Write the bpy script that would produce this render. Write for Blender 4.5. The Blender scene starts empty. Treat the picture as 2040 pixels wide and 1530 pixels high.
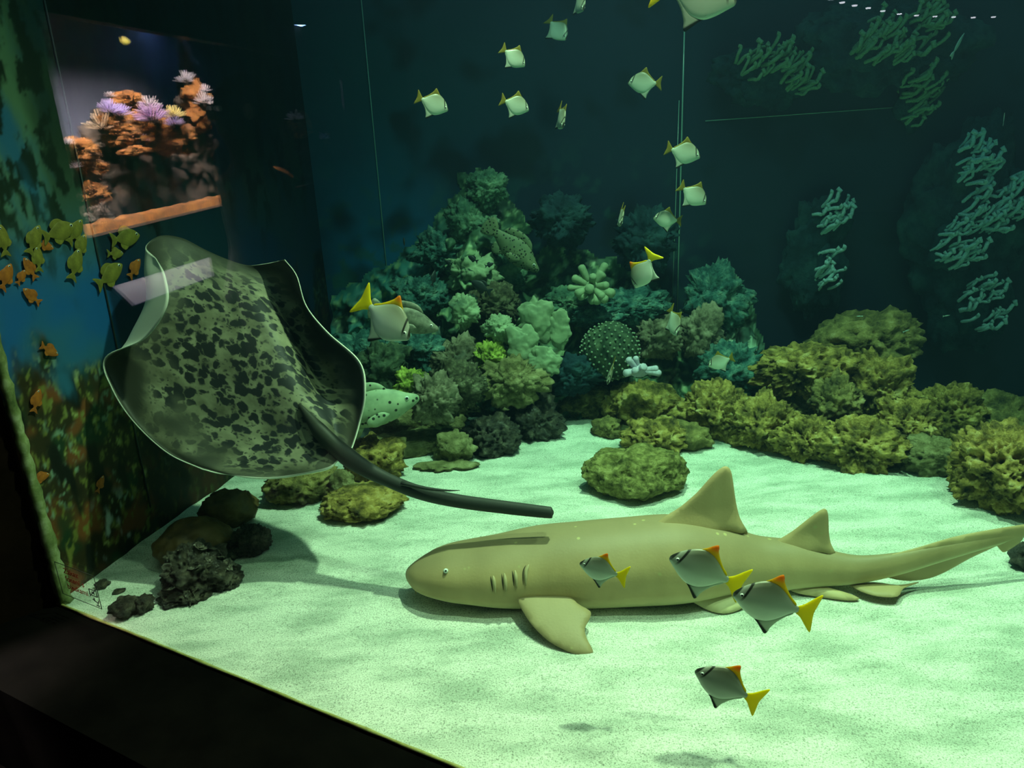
import bpy, bmesh, math, random
import numpy as np
from mathutils import Vector, Matrix
from mathutils.geometry import delaunay_2d_cdt

# ------------------------------------------------------------------ camera, world, lamps, exposure
scene = bpy.context.scene
COL = scene.collection
F, CAMH = 1560.0, 1.30
_p, _r = math.radians(18.8), math.radians(-2.9)
_f = np.array([0, math.cos(_p), -math.sin(_p)]); _x = np.array([1., 0, 0]); _u = np.cross(_x, _f)
CR = math.cos(_r)*_x + math.sin(_r)*_u
CU = -math.sin(_r)*_x + math.cos(_r)*_u
CF = _f
CAM = np.array([0, 0, CAMH])
cd = bpy.data.cameras.new('camera'); cam = bpy.data.objects.new('camera', cd); COL.objects.link(cam)
cd.sensor_width = 36; cd.lens = F/2040*36; cd.clip_start = 0.01
M = Matrix.Identity(4)
for i in range(3):
    M[i][0], M[i][1], M[i][2], M[i][3] = CR[i], CU[i], -CF[i], CAM[i]
cam.matrix_world = M
scene.camera = cam
vs = scene.view_settings
vs.view_transform = 'Standard'; vs.look = 'None'; vs.gamma = 1; vs.use_curve_mapping = False; vs.exposure = 0.13
scene.cycles.use_denoising = True
scene.cycles.max_bounces = 6
scene.cycles.transparent_max_bounces = 16
scene.cycles.volume_bounces = 0

w = bpy.data.worlds.new('dark_hall'); scene.world = w; w.use_nodes = True
w.node_tree.nodes['Background'].inputs[0].default_value = (0.004, 0.005, 0.006, 1)
w.node_tree.nodes['Background'].inputs[1].default_value = 1.0

def spot(name, loc, target, power, color, size=60, blend=.8, radius=.06):
    l = bpy.data.lights.new(name, 'SPOT'); o = bpy.data.objects.new(name, l); COL.objects.link(o)
    l.energy = power; l.color = color; l.spot_size = math.radians(size); l.spot_blend = blend; l.shadow_soft_size = radius
    o.location = loc
    o.rotation_euler = (Vector(target)-Vector(loc)).to_track_quat('-Z', 'Y').to_euler()
    return o
def area(name, loc, target, power, color, sx, sy):
    l = bpy.data.lights.new(name, 'AREA'); o = bpy.data.objects.new(name, l); COL.objects.link(o)
    l.shape = 'RECTANGLE'; l.size = sx; l.size_y = sy; l.energy = power; l.color = color
    o.location = loc
    o.rotation_euler = (Vector(target)-Vector(loc)).to_track_quat('-Z', 'Y').to_euler()
    return o
LAMP = (1.0, .95, 0.58)
spot('tank_lamp_main', (0.65, 2.20, 3.3), (0.15, 1.55, 0), 510, LAMP, 92, .8, .045)
spot('tank_lamp_front', (0.95, 1.25, 3.2), (0.40, 1.65, 0), 200, LAMP, 66, .9, .045)
spot('tank_lamp_right', (2.0, 1.90, 3.2), (1.5, 1.6, 0), 190, LAMP, 76, .9, .045)
spot('tank_lamp_reef', (0.4, 2.50, 3.0), (0.25, 3.35, -.15), 60, (.8, 1, .62), 62, 1., .1)
area('tank_surface_glow', (0.9, 2.3, 3.0), (0.9, 2.3, 0), 12, (.5, 1, .95), 3.6, 1.6)

# ------------------------------------------------------------------ pixel / plane helpers (place things at their own depth)
def ray(px, py):
    return CR*(px-1020)/F + CU*(765-py)/F + CF
def at(px, py, t):
    return CAM + ray(px, py)*t
def onz(px, py, z=0.0):
    d = ray(px, py); return CAM + d*((z-CAMH)/d[2])
def onplane(px, py, p0, n):
    d = ray(px, py); return CAM + d*(np.dot(np.array(p0)-CAM, n)/np.dot(d, n))
def depth(P): return float(np.dot(np.array(P)-CAM, CF))

GA = np.array([-1.382, 2.018, 0.0])                      # foot of the pane's edge at the side wall
GD = np.array([0.868, -0.4965, 0.0]); GD /= np.linalg.norm(GD)
GN = np.array([-GD[1], GD[0], 0.0])                      # into the tank
WD = np.array([0.285, 0.959, 0.0]); WD /= np.linalg.norm(WD)   # along the mural wall, away from the pane
WN = np.array([WD[1], -WD[0], 0.0])                      # out of the mural wall, into the tank
BL = GA + WD*1.80                                        # back corner
BR = np.array([3.6, 3.06, 0.0])
FR = GA + GD*4.6
BD = (BR-BL); BLEN = np.linalg.norm(BD); BD = BD/BLEN
BN = np.array([BD[1], -BD[0], 0.0])                      # towards the viewer
def mirror(P):
    P = np.array(P, float); return P - 2*np.dot(P-GA, GN)*GN

# ------------------------------------------------------------------ noise (numpy)
_rs = np.random.RandomState(7)
_perm = np.concatenate([_rs.permutation(256)]*3)
_grad = _rs.normal(size=(256, 3)); _grad /= np.linalg.norm(_grad, axis=1)[:, None]
_jit = _rs.rand(256, 3)
def pnoise(P):
    P = np.asarray(P, float); i = np.floor(P).astype(int); f = P-i; u = f*f*f*(f*(f*6-15)+10); i &= 255
    out = 0
    for dx in (0, 1):
        for dy in (0, 1):
            for dz in (0, 1):
                h = _perm[_perm[_perm[i[:, 0]+dx]+i[:, 1]+dy]+i[:, 2]+dz]
                g = (_grad[h]*(f-np.array([dx, dy, dz]))).sum(1)
                wt = (u[:, 0] if dx else 1-u[:, 0])*(u[:, 1] if dy else 1-u[:, 1])*(u[:, 2] if dz else 1-u[:, 2])
                out = out+g*wt
    return out*1.6
def fbm(P, o=4, g=.5):
    P = np.asarray(P, float); s = 0; a = 1
    for k in range(o):
        s = s+a*pnoise(P*2**k+k*17.3); a *= g
    return s
def worley(P):
    P = np.asarray(P, float); i = np.floor(P).astype(int); best = np.full(len(P), 9.)
    for dx in (-1, 0, 1):
        for dy in (-1, 0, 1):
            for dz in (-1, 0, 1):
                c = i+np.array([dx, dy, dz]); cc = c & 255
                h = _perm[_perm[_perm[cc[:, 0]]+cc[:, 1]]+cc[:, 2]]
                best = np.minimum(best, ((c+_jit[h]-P)**2).sum(1))
    return np.sqrt(best)
def smooth(a, b, x):
    t = np.clip((x-a)/(b-a), 0, 1); return t*t*(3-2*t)

# ------------------------------------------------------------------ object helpers
def mesh_obj(name, verts, faces, mat=None, parent=None, smooth_shade=True):
    me = bpy.data.meshes.new(name)
    me.from_pydata([tuple(map(float, v)) for v in verts], [], [tuple(map(int, f)) for f in faces])
    if smooth_shade: me.polygons.foreach_set('use_smooth', [True]*len(me.polygons))
    me.update()
    o = bpy.data.objects.new(name, me); COL.objects.link(o)
    if mat: me.materials.append(mat)
    if parent: o.parent = parent
    return o
def tag(o, label=None, cat=None, group=None, kind=None):
    if label: o['label'] = label
    if cat: o['category'] = cat
    if group: o['group'] = group
    if kind: o['kind'] = kind
    return o
def empty(name, loc=(0, 0, 0), rot=None, scale=1.0):
    o = bpy.data.objects.new(name, None); COL.objects.link(o); o.empty_display_size = .05
    o.location = tuple(map(float, loc)); o.scale = (scale,)*3
    if rot is not None: o.rotation_euler = rot
    return o
def copy_tree(o, parent=None):
    c = o.copy(); COL.objects.link(c); c.parent = parent
    for ch in list(o.children): copy_tree(ch, c)
    return c
def box(c, s):
    x, y, z = c; a, b, d = s[0]/2, s[1]/2, s[2]/2
    v = [(x+i*a, y+j*b, z+k*d) for i in (-1, 1) for j in (-1, 1) for k in (-1, 1)]
    f = [(0, 1, 3, 2), (4, 6, 7, 5), (0, 4, 5, 1), (2, 3, 7, 6), (0, 2, 6, 4), (1, 5, 7, 3)]
    return v, f
def slab(P, D, L, N, T, z0, z1):
    """upright slab along D (length L) from P, thickness T along N, from z0 to z1"""
    P = np.array(P, float); v = []
    for z in (z0, z1):
        for q in (P, P+D*L, P+D*L+N*T, P+N*T): v.append((q[0], q[1], z))
    return v, [(3, 2, 1, 0), (4, 5, 6, 7), (0, 1, 5, 4), (1, 2, 6, 5), (2, 3, 7, 6), (3, 0, 4, 7)]
def tube(pts, rad, sides=8, cap=True, flat=(1, 1), upv=(0, 0, 1)):
    pts = [Vector(p) for p in pts]; n = len(pts)
    if not hasattr(rad, '__len__'): rad = [rad]*n
    v, f = [], []
    up = Vector(upv)
    for i, p in enumerate(pts):
        d = (pts[min(i+1, n-1)]-pts[max(i-1, 0)]).normalized()
        a = d.cross(up)
        if a.length < 1e-4: a = d.cross(Vector((1, 0, 0)))
        a.normalize(); b = a.cross(d)
        for k in range(sides):
            t = 2*math.pi*k/sides
            v.append(p+a*math.cos(t)*rad[i]*flat[0]+b*math.sin(t)*rad[i]*flat[1])
    for i in range(n-1):
        for k in range(sides):
            f.append((i*sides+k, i*sides+(k+1) % sides, (i+1)*sides+(k+1) % sides, (i+1)*sides+k))
    if cap:
        f.append(tuple(range(sides))[::-1]); f.append(tuple((n-1)*sides+k for k in range(sides)))
    return v, f
def join(*vf):
    V, Fc = [], []
    for v, f in vf:
        o = len(V); V += list(v); Fc += [tuple(i+o for i in q) for q in f]
    return V, Fc
def cr(P, n):
    """Catmull-Rom through rows of P, n samples per span"""
    P = np.array(P, float); out = []
    Q = np.concatenate([[2*P[0]-P[1]], P, [2*P[-1]-P[-2]]])
    for i in range(len(P)-1):
        p0, p1, p2, p3 = Q[i:i+4]
        for k in range(n):
            t = k/n
            out.append(.5*((2*p1)+(p2-p0)*t+(2*p0-5*p1+4*p2-p3)*t*t+(3*p1-p0-3*p2+p3)*t**3))
    out.append(P[-1]); return np.array(out)
def pillow(outline, step, thick, edge=.0015, base=None, power=.5):
    """closed thin solid from a 2D outline: returns (2D points, half thickness, tris)"""
    O = np.array(outline, float); n = len(O)
    mn, mx = O.min(0), O.max(0)
    gx, gy = np.meshgrid(np.arange(mn[0]+step*.5, mx[0], step), np.arange(mn[1]+step*.5, mx[1], step))
    G = np.stack([gx.ravel(), gy.ravel()], 1)
    ins = np.zeros(len(G), bool); j = n-1
    dist = np.full(len(G), 1e9)
    for i in range(n):
        a, b = O[i], O[j]
        c = ((a[1] > G[:, 1]) != (b[1] > G[:, 1])) & (G[:, 0] < (b[0]-a[0])*(G[:, 1]-a[1])/(b[1]-a[1]+1e-12)+a[0])
        ins ^= c
        ab = b-a; t = np.clip(((G-a)@ab)/(ab@ab+1e-12), 0, 1)
        dist = np.minimum(dist, np.linalg.norm(G-(a+t[:, None]*ab), axis=1)); j = i
    k = ins & (dist > step*.45); G = G[k]; dist = dist[k]
    vs_ = [Vector(p) for p in O]+[Vector(p) for p in G]
    r = delaunay_2d_cdt(vs_, [(i, (i+1) % n) for i in range(n)], [], 1, 1e-7)
    pts = np.array([tuple(p) for p in r[0]])
    D = np.zeros(len(pts)); 
    for q, orig in enumerate(r[3]):
        if orig and orig[0] >= n: D[q] = dist[orig[0]-n]
    mxd = max(D.max(), 1e-6)
    h = edge+thick*(1-(1-D/mxd)**2)**power*(D > 0)
    if base is not None: h = np.maximum(h, base(pts))
    return pts, h, [tuple(t) for t in r[2]]
def solid_from(P3, N3, h, tris):
    """double-sided solid: P3 +- N3*h"""
    n = len(P3); V = np.concatenate([P3+N3*h[:, None], P3-N3*h[:, None]])
    Fc = [t for t in tris]+[(t[2]+n, t[1]+n, t[0]+n) for t in tris]
    cnt = {}
    for t in tris:
        for a, b in ((t[0], t[1]), (t[1], t[2]), (t[2], t[0])):
            cnt[(a, b)] = 1
    for (a, b) in cnt:
        if (b, a) not in cnt: Fc.append((b, a, a+n, b+n))
    return V, Fc
_ico = {}
def ico(s):
    if s not in _ico:
        bm = bmesh.new(); bmesh.ops.create_icosphere(bm, subdivisions=s, radius=1)
        _ico[s] = (np.array([v.co[:] for v in bm.verts]), [tuple(v.index for v in f.verts) for f in bm.faces]); bm.free()
    return _ico[s]

# ------------------------------------------------------------------ materials
def N(nt, t, **kw):
    n = nt.nodes.new(t)
    for k, v in kw.items():
        if k.startswith('i_'):
            key = k[2:]; n.inputs[int(key) if key.isdigit() else key.replace('_', ' ')].default_value = v
        else: setattr(n, k, v)
    return n
def ramp(nt, fac, stops):
    r = nt.nodes.new('ShaderNodeValToRGB'); e = r.color_ramp.elements
    while len(e) > 1: e.remove(e[0])
    e[0].position = stops[0][0]; e[0].color = (*stops[0][1], 1)
    for p, c in stops[1:]:
        q = e.new(p); q.color = (*c, 1)
    nt.links.new(fac, r.inputs[0]); return r.outputs[0]
def base_mat(name, color=(.5, .5, .5), rough=.6, metal=0, spec=.4):
    m = bpy.data.materials.new(name); m.use_nodes = True; b = m.node_tree.nodes['Principled BSDF']
    b.inputs['Base Color'].default_value = (*color, 1); b.inputs['Roughness'].default_value = rough
    b.inputs['Metallic'].default_value = metal; b.inputs['Specular IOR Level'].default_value = spec
    return m, m.node_tree, b
def noisy(name, stops, scale=12, detail=8, rough=.75, spec=.3, bump=.5, bdist=.01, bscale=None, voro=None, vstops=None, coord='Object'):
    m, nt, b = base_mat(name, rough=rough, spec=spec)
    tc = N(nt, 'ShaderNodeTexCoord')
    n1 = N(nt, 'ShaderNodeTexNoise', i_Scale=scale, i_Detail=detail, i_Roughness=.65)
    nt.links.new(tc.outputs[coord], n1.inputs['Vector'])
    col = ramp(nt, n1.outputs[0], stops)
    if voro:
        v = N(nt, 'ShaderNodeTexVoronoi', i_Scale=voro); nt.links.new(tc.outputs[coord], v.inputs['Vector'])
        c2 = ramp(nt, v.outputs['Distance'], vstops)
        mx = N(nt, 'ShaderNodeMix', data_type='RGBA', blend_type='MULTIPLY'); mx.inputs[0].default_value = 1
        nt.links.new(col, mx.inputs[6]); nt.links.new(c2, mx.inputs[7]); col = mx.outputs[2]
    nt.links.new(col, b.inputs['Base Color'])
    n2 = N(nt, 'ShaderNodeTexNoise', i_Scale=bscale or scale*3, i_Detail=8, i_Roughness=.7)
    nt.links.new(tc.outputs[coord], n2.inputs['Vector'])
    bp = N(nt, 'ShaderNodeBump', i_Strength=bump, i_Distance=bdist)
    nt.links.new(n2.outputs[0], bp.inputs['Height']); nt.links.new(bp.outputs[0], b.inputs['Normal'])
    return m
def plain(name, c, rough=.6, spec=.4, metal=0): return base_mat(name, c, rough, metal, spec)[0]
def emis(name, c, s):
    m, nt, b = base_mat(name, (0.02, .02, .02)); b.inputs['Emission Color'].default_value = (*c, 1); b.inputs['Emission Strength'].default_value = s
    return m
MAT = {}
def build_materials():
    # sand: pale coral grains with soft grey drifts of darker grain
    m, nt, b = base_mat('sand', rough=.9, spec=.15)
    tc = N(nt, 'ShaderNodeTexCoord')
    g = N(nt, 'ShaderNodeTexNoise', i_Scale=260, i_Detail=3, i_Roughness=.8)
    d = N(nt, 'ShaderNodeTexNoise', i_Scale=5.5, i_Detail=4, i_Roughness=.55)
    mp = N(nt, 'ShaderNodeMapping'); mp.inputs['Rotation'].default_value = (0, 0, -.5); mp.inputs['Scale'].default_value = (.8, 2.2, 1)
    nt.links.new(tc.outputs['Object'], g.inputs['Vector']); nt.links.new(tc.outputs['Object'], mp.inputs[0]); nt.links.new(mp.outputs[0], d.inputs['Vector'])
    cg = ramp(nt, g.outputs[0], [(.36, (.24, .24, .20)), (.46, (.64, .64, .55)), (.68, (.86, .86, .76))])
    cdr = ramp(nt, d.outputs[0], [(.36, (.60, .66, .62)), (.58, (1, 1, 1))])
    mx = N(nt, 'ShaderNodeMix', data_type='RGBA', blend_type='MULTIPLY'); mx.inputs[0].default_value = 1
    nt.links.new(cg, mx.inputs[6]); nt.links.new(cdr, mx.inputs[7]); nt.links.new(mx.outputs[2], b.inputs['Base Color'])
    bp = N(nt, 'ShaderNodeBump', i_Strength=.5, i_Distance=.004); nt.links.new(g.outputs[0], bp.inputs['Height']); nt.links.new(bp.outputs[0], b.inputs['Normal'])
    MAT['sand'] = m
    MAT['rock'] = noisy('olive_live_rock', [(.32, (.022, .02, .007)), (.45, (.23, .165, .035)), (.56, (.56, .39, .09)), (.7, (.85, .68, .3))], 17, 10, .75, .35, 1., .03, 30)
    MAT['rock_green'] = noisy('green_live_rock', [(.32, (.02, .023, .01)), (.46, (.18, .15, .045)), (.59, (.4, .32, .10)), (.74, (.68, .56, .28))], 15, 10, .75, .35, 1., .028, 30)
    MAT['rock_dark'] = noisy('dark_shelly_rock', [(.34, (.006, .006, .004)), (.52, (.045, .038, .024)), (.64, (.14, .12, .08)), (.8, (.4, .36, .27))], 30, 9, .35, .6, 1., .02, 50)
    MAT['rock_brown'] = noisy('smooth_brown_stone', [(.3, (.05, .03, .012)), (.55, (.14, .085, .03)), (.75, (.22, .15, .06))], 9, 6, .5, .4, .3, .006, 30)
    MAT['rock_pale'] = noisy('pale_slab_rock', [(.3, (.05, .05, .02)), (.46, (.22, .2, .08)), (.62, (.40, .36, .17)), (.78, (.6, .56, .34))], 16, 10, .75, .25, 1., .025, 34)
    MAT['rock_moss'] = noisy('mossy_mound_rock', [(.32, (.05, .05, .012)), (.47, (.2, .185, .05)), (.6, (.4, .36, .115)), (.76, (.65, .58, .28))], 34, 8, .8, .25, 1., .02, 60)
    MAT['shell'] = noisy('oyster_shell', [(.36, (.012, .011, .008)), (.55, (.09, .075, .055)), (.75, (.5, .46, .36))], 3, 6, .22, .7, .4, .05, 8)
    MAT['reef'] = noisy('reef_face', [(.3, (.02, .05, .04)), (.45, (.07, .16, .11)), (.58, (.2, .34, .22)), (.75, (.42, .55, .36))], 11, 10, .85, .2, 1., .02, 30)
    MAT['reef_cyan'] = noisy('cyan_reef_face', [(.34, (.01, .05, .055)), (.48, (.045, .15, .14)), (.6, (.14, .30, .25)), (.76, (.42, .58, .44))], 20, 10, .85, .2, 1., .02, 40)
    MAT['coral_pale'] = noisy('pale_green_coral', [(.3, (.14, .2, .12)), (.6, (.30, .38, .23)), (.8, (.46, .52, .34))], 12, 6, .8, .2, .4, .006, 60)
    MAT['coral_brown'] = noisy('brown_knobbly_coral', [(.34, (.03, .03, .016)), (.5, (.12, .12, .065)), (.7, (.3, .3, .18))], 20, 8, .8, .2, .7, .008, 60, 70, [(.0, (1, 1, 1)), (.55, (.45, .45, .45))])
    MAT['coral_yellow'] = noisy('yellow_brain_coral', [(.38, (.06, .09, .012)), (.5, (.26, .32, .05)), (.7, (.45, .52, .11))], 26, 3, .8, .2, .8, .01, 26)
    MAT['coral_dark'] = noisy('dark_brain_coral', [(.35, (.015, .03, .02)), (.55, (.05, .08, .045)), (.75, (.12, .16, .09))], 26, 3, .8, .2, .8, .01, 30)
    MAT['coral_lilac'] = noisy('lilac_finger_coral', [(.3, (.3, .3, .36)), (.6, (.52, .5, .6)), (.8, (.66, .66, .72))], 20, 5, .7, .2, .3, .004, 90)
    MAT['coral_pink'] = noisy('pinkish_lumpy_coral', [(.34, (.05, .05, .03)), (.5, (.18, .165, .105)), (.7, (.36, .33, .23))], 18, 8, .8, .2, .8, .01, 50)
    MAT['polyp'] = plain('pale_polyp', (.2, .27, .18), .7, .2)
    MAT['tube'] = noisy('blue_white_tube_coral', [(.3, (.14, .28, .33)), (.55, (.36, .54, .57)), (.75, (.65, .78, .76))], 30, 4, .7, .2, .3, .003, 90)
    MAT['tube_green'] = noisy('green_tube_coral', [(.3, (.08, .17, .1)), (.55, (.2, .32, .2)), (.75, (.4, .48, .28))], 30, 4, .7, .2, .3, .003, 90)
    MAT['deep_rock'] = noisy('deep_blue_reef_rock', [(.3, (.004, .014, .024)), (.5, (.012, .04, .055)), (.7, (.03, .085, .09)), (.85, (.06, .15, .14))], 9, 9, .9, .15, .8, .015, 28)
    MAT['black'] = noisy('black_sill_paint', [(.3, (.0012, .001, .0009)), (.7, (.004, .0032, .0028))], 8, 6, .8, .04, .2, .004, 60)
    MAT['side_wall'] = noisy('dark_brown_wall', [(.3, (.006, .0035, .002)), (.7, (.018, .010, .006))], 6, 6, .9, .05, .3, .004, 40)
    MAT['sealant'] = noisy('yellowed_sealant', [(.3, (.25, .22, .05)), (.6, (.45, .42, .14)), (.8, (.5, .52, .3))], 25, 6, .5, .3, .3, .003, 60)
    MAT['grime'] = noisy('algae_sealant', [(.3, (.05, .08, .02)), (.5, (.2, .25, .09)), (.7, (.45, .5, .3))], 18, 8, .5, .3, .5, .004, 60)
    MAT['seam'] = plain('panel_seam', (.015, .03, .03), .5)
    MAT['joint'] = plain('clear_joint_strip', (.25, .42, .36), .2, .8)
    # shark skin: warm tan, paler belly, fine vertical grain
    m, nt, b = base_mat('shark_skin', rough=.55, spec=.3)
    tc = N(nt, 'ShaderNodeTexCoord'); at_ = N(nt, 'ShaderNodeAttribute', attribute_name='tone')
    n = N(nt, 'ShaderNodeTexNoise', i_Scale=7, i_Detail=6); mp = N(nt, 'ShaderNodeMapping'); mp.inputs['Scale'].default_value = (1.6, 1, 1)
    nt.links.new(tc.outputs['Object'], mp.inputs[0]); nt.links.new(mp.outputs[0], n.inputs['Vector'])
    ca = ramp(nt, n.outputs[0], [(.3, (.39, .28, .13)), (.55, (.46, .335, .16)), (.75, (.52, .385, .19))])
    kb = N(nt, 'ShaderNodeMapRange'); nt.links.new(at_.outputs['Fac'], kb.inputs[0]); kb.inputs[1].default_value = .5
    kd = N(nt, 'ShaderNodeMapRange'); nt.links.new(at_.outputs['Fac'], kd.inputs[0]); kd.inputs[1].default_value = .5; kd.inputs[2].default_value = 0; kd.inputs[4].default_value = .7
    md = N(nt, 'ShaderNodeMix', data_type='RGBA'); nt.links.new(kd.outputs[0], md.inputs[0]); nt.links.new(ca, md.inputs[6]); md.inputs[7].default_value = (.2, .165, .095, 1)
    mx = N(nt, 'ShaderNodeMix', data_type='RGBA'); nt.links.new(kb.outputs[0], mx.inputs[0]); nt.links.new(md.outputs[2], mx.inputs[6]); mx.inputs[7].default_value = (.62, .55, .32, 1)
    v = N(nt, 'ShaderNodeTexVoronoi', i_Scale=16); nt.links.new(tc.outputs['Object'], v.inputs['Vector'])
    sp = ramp(nt, v.outputs['Distance'], [(.0, (1, 1, 1)), (.07, (1, 1, 1)), (.1, (0, 0, 0))])
    mx2 = N(nt, 'ShaderNodeMix', data_type='RGBA'); nt.links.new(sp, mx2.inputs[0]); nt.links.new(mx.outputs[2], mx2.inputs[6]); mx2.inputs[7].default_value = (.42, .36, .16, 1)
    nt.links.new(mx2.outputs[2], b.inputs['Base Color'])
    bp = N(nt, 'ShaderNodeBump', i_Strength=.15, i_Distance=.003); n2 = N(nt, 'ShaderNodeTexNoise', i_Scale=150, i_Detail=3); nt.links.new(tc.outputs['Object'], n2.inputs['Vector']); nt.links.new(n2.outputs[0], bp.inputs['Height']); nt.links.new(bp.outputs[0], b.inputs['Normal'])
    MAT['shark'] = m
    MAT['slit'] = plain('gill_slit', (.05, .04, .02), .8)
    MAT['slit_pale'] = plain('gill_ridge', (.42, .34, .18), .7)
    MAT['eye_white'] = plain('pale_eye', (.7, .75, .7), .15, .8)
    MAT['eye_black'] = plain('black_pupil', (.01, .01, .012), .1, .8)
    # ray skin: attribute skin = (u, v, under)
    m, nt, b = base_mat('ray_skin', rough=.6, spec=.3)
    a = N(nt, 'ShaderNodeAttribute', attribute_name='skin'); s = N(nt, 'ShaderNodeSeparateColor'); nt.links.new(a.outputs['Color'], s.inputs[0])
    a2 = N(nt, 'ShaderNodeAttribute', attribute_name='zone'); s2 = N(nt, 'ShaderNodeSeparateColor'); nt.links.new(a2.outputs['Color'], s2.inputs[0])
    cmb = N(nt, 'ShaderNodeCombineXYZ'); nt.links.new(s.outputs[0], cmb.inputs[0]); nt.links.new(s.outputs[1], cmb.inputs[1])
    wn = N(nt, 'ShaderNodeTexNoise', i_Scale=26, i_Detail=4); nt.links.new(cmb.outputs[0], wn.inputs['Vector'])
    vm = N(nt, 'ShaderNodeVectorMath', operation='SCALE'); vm.inputs[3].default_value = .045; nt.links.new(wn.outputs['Color'], vm.inputs[0])
    va = N(nt, 'ShaderNodeVectorMath', operation='ADD'); nt.links.new(cmb.outputs[0], va.inputs[0]); nt.links.new(vm.outputs[0], va.inputs[1])
    v1 = N(nt, 'ShaderNodeTexVoronoi', i_Scale=30); nt.links.new(va.outputs[0], v1.inputs['Vector'])
    v2 = N(nt, 'ShaderNodeTexVoronoi', i_Scale=58); nt.links.new(va.outputs[0], v2.inputs['Vector'])
    big = N(nt, 'ShaderNodeTexNoise', i_Scale=9, i_Detail=3); nt.links.new(cmb.outputs[0], big.inputs['Vector'])
    th = N(nt, 'ShaderNodeMapRange'); nt.links.new(big.outputs[0], th.inputs[0]); th.inputs[1].default_value = .3; th.inputs[2].default_value = .7; th.inputs[3].default_value = .28; th.inputs[4].default_value = .72
    d1 = N(nt, 'ShaderNodeMath', operation='SUBTRACT'); nt.links.new(th.outputs[0], d1.inputs[0]); nt.links.new(v1.outputs['Distance'], d1.inputs[1])
    k1 = N(nt, 'ShaderNodeMapRange'); nt.links.new(d1.outputs[0], k1.inputs[0]); k1.inputs[1].default_value = -.05; k1.inputs[2].default_value = .07
    d2 = N(nt, 'ShaderNodeMath', operation='SUBTRACT'); d2.inputs[0].default_value = .30; nt.links.new(v2.outputs['Distance'], d2.inputs[1])
    k2 = N(nt, 'ShaderNodeMapRange'); nt.links.new(d2.outputs[0], k2.inputs[0]); k2.inputs[1].default_value = -.05; k2.inputs[2].default_value = .09; k2.inputs[4].default_value = .85
    mxm = N(nt, 'ShaderNodeMath', operation='MAXIMUM'); nt.links.new(k1.outputs[0], mxm.inputs[0]); nt.links.new(k2.outputs[0], mxm.inputs[1])
    mm = N(nt, 'ShaderNodeMath', operation='MULTIPLY'); nt.links.new(mxm.outputs[0], mm.inputs[0]); nt.links.new(s2.outputs[0], mm.inputs[1])
    bn = N(nt, 'ShaderNodeTexNoise', i_Scale=14, i_Detail=5); nt.links.new(cmb.outputs[0], bn.inputs['Vector'])
    bc = ramp(nt, bn.outputs[0], [(.3, (.07, .072, .042)), (.7, (.25, .25, .155))])
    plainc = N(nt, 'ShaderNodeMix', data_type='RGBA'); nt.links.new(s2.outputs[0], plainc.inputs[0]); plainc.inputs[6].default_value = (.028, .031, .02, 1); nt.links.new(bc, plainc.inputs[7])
    c1 = N(nt, 'ShaderNodeMix', data_type='RGBA'); nt.links.new(mm.outputs[0], c1.inputs[0]); nt.links.new(plainc.outputs[2], c1.inputs[6]); c1.inputs[7].default_value = (.012, .016, .016, 1)
    c2 = N(nt, 'ShaderNodeMix', data_type='RGBA'); nt.links.new(s2.outputs[1], c2.inputs[0]); nt.links.new(c1.outputs[2], c2.inputs[6]); c2.inputs[7].default_value = (.72, .74, .62, 1)
    c3 = N(nt, 'ShaderNodeMix', data_type='RGBA'); nt.links.new(s2.outputs[2], c3.inputs[0]); nt.links.new(c2.outputs[2], c3.inputs[6]); c3.inputs[7].default_value = (.03, .035, .03, 1)
    nt.links.new(c3.outputs[2], b.inputs['Base Color'])
    MAT['ray'] = m
    MAT['ray_tail'] = plain('ray_tail_skin', (.03, .035, .03), .55)
    # silver fish: pale flank, darker back, two dark bars on the head
    m, nt, b = base_mat('silver_fish_skin', rough=.4, spec=.5, metal=.08)
    tc = N(nt, 'ShaderNodeTexCoord'); sx = N(nt, 'ShaderNodeSeparateXYZ'); nt.links.new(tc.outputs['Object'], sx.inputs[0])
    mr = N(nt, 'ShaderNodeMapRange'); nt.links.new(sx.outputs[2], mr.inputs[0]); mr.inputs[1].default_value = -.36; mr.inputs[2].default_value = .42
    cz = ramp(nt, mr.outputs[0], [(0, (.66, .72, .62)), (.35, (.58, .64, .54)), (.55, (.42, .46, .37)), (.85, (.2, .21, .14)), (1, (.11, .11, .06))])
    def bar(x0, wd, slope):
        mth = N(nt, 'ShaderNodeMath', operation='MULTIPLY'); nt.links.new(sx.outputs[2], mth.inputs[0]); mth.inputs[1].default_value = slope
        ad = N(nt, 'ShaderNodeMath', operation='ADD'); nt.links.new(sx.outputs[0], ad.inputs[0]); nt.links.new(mth.outputs[0], ad.inputs[1])
        sb = N(nt, 'ShaderNodeMath', operation='SUBTRACT'); nt.links.new(ad.outputs[0], sb.inputs[0]); sb.inputs[1].default_value = x0
        ab = N(nt, 'ShaderNodeMath', operation='ABSOLUTE'); nt.links.new(sb.outputs[0], ab.inputs[0])
        k = N(nt, 'ShaderNodeMapRange'); nt.links.new(ab.outputs[0], k.inputs[0]); k.inputs[1].default_value = wd*.5; k.inputs[2].default_value = wd; k.inputs[3].default_value = 1; k.inputs[4].default_value = 0
        zz = N(nt, 'ShaderNodeMapRange'); nt.links.new(sx.outputs[2], zz.inputs[0]); zz.inputs[1].default_value = -.06; zz.inputs[2].default_value = .06
        mu = N(nt, 'ShaderNodeMath', operation='MULTIPLY'); nt.links.new(k.outputs[0], mu.inputs[0]); nt.links.new(zz.outputs[0], mu.inputs[1]); return mu.outputs[0]
    b1, b2 = bar(.50, .035, .5), bar(.36, .025, .35)
    mxx = N(nt, 'ShaderNodeMath', operation='MAXIMUM'); nt.links.new(b1, mxx.inputs[0]); nt.links.new(b2, mxx.inputs[1])
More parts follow.
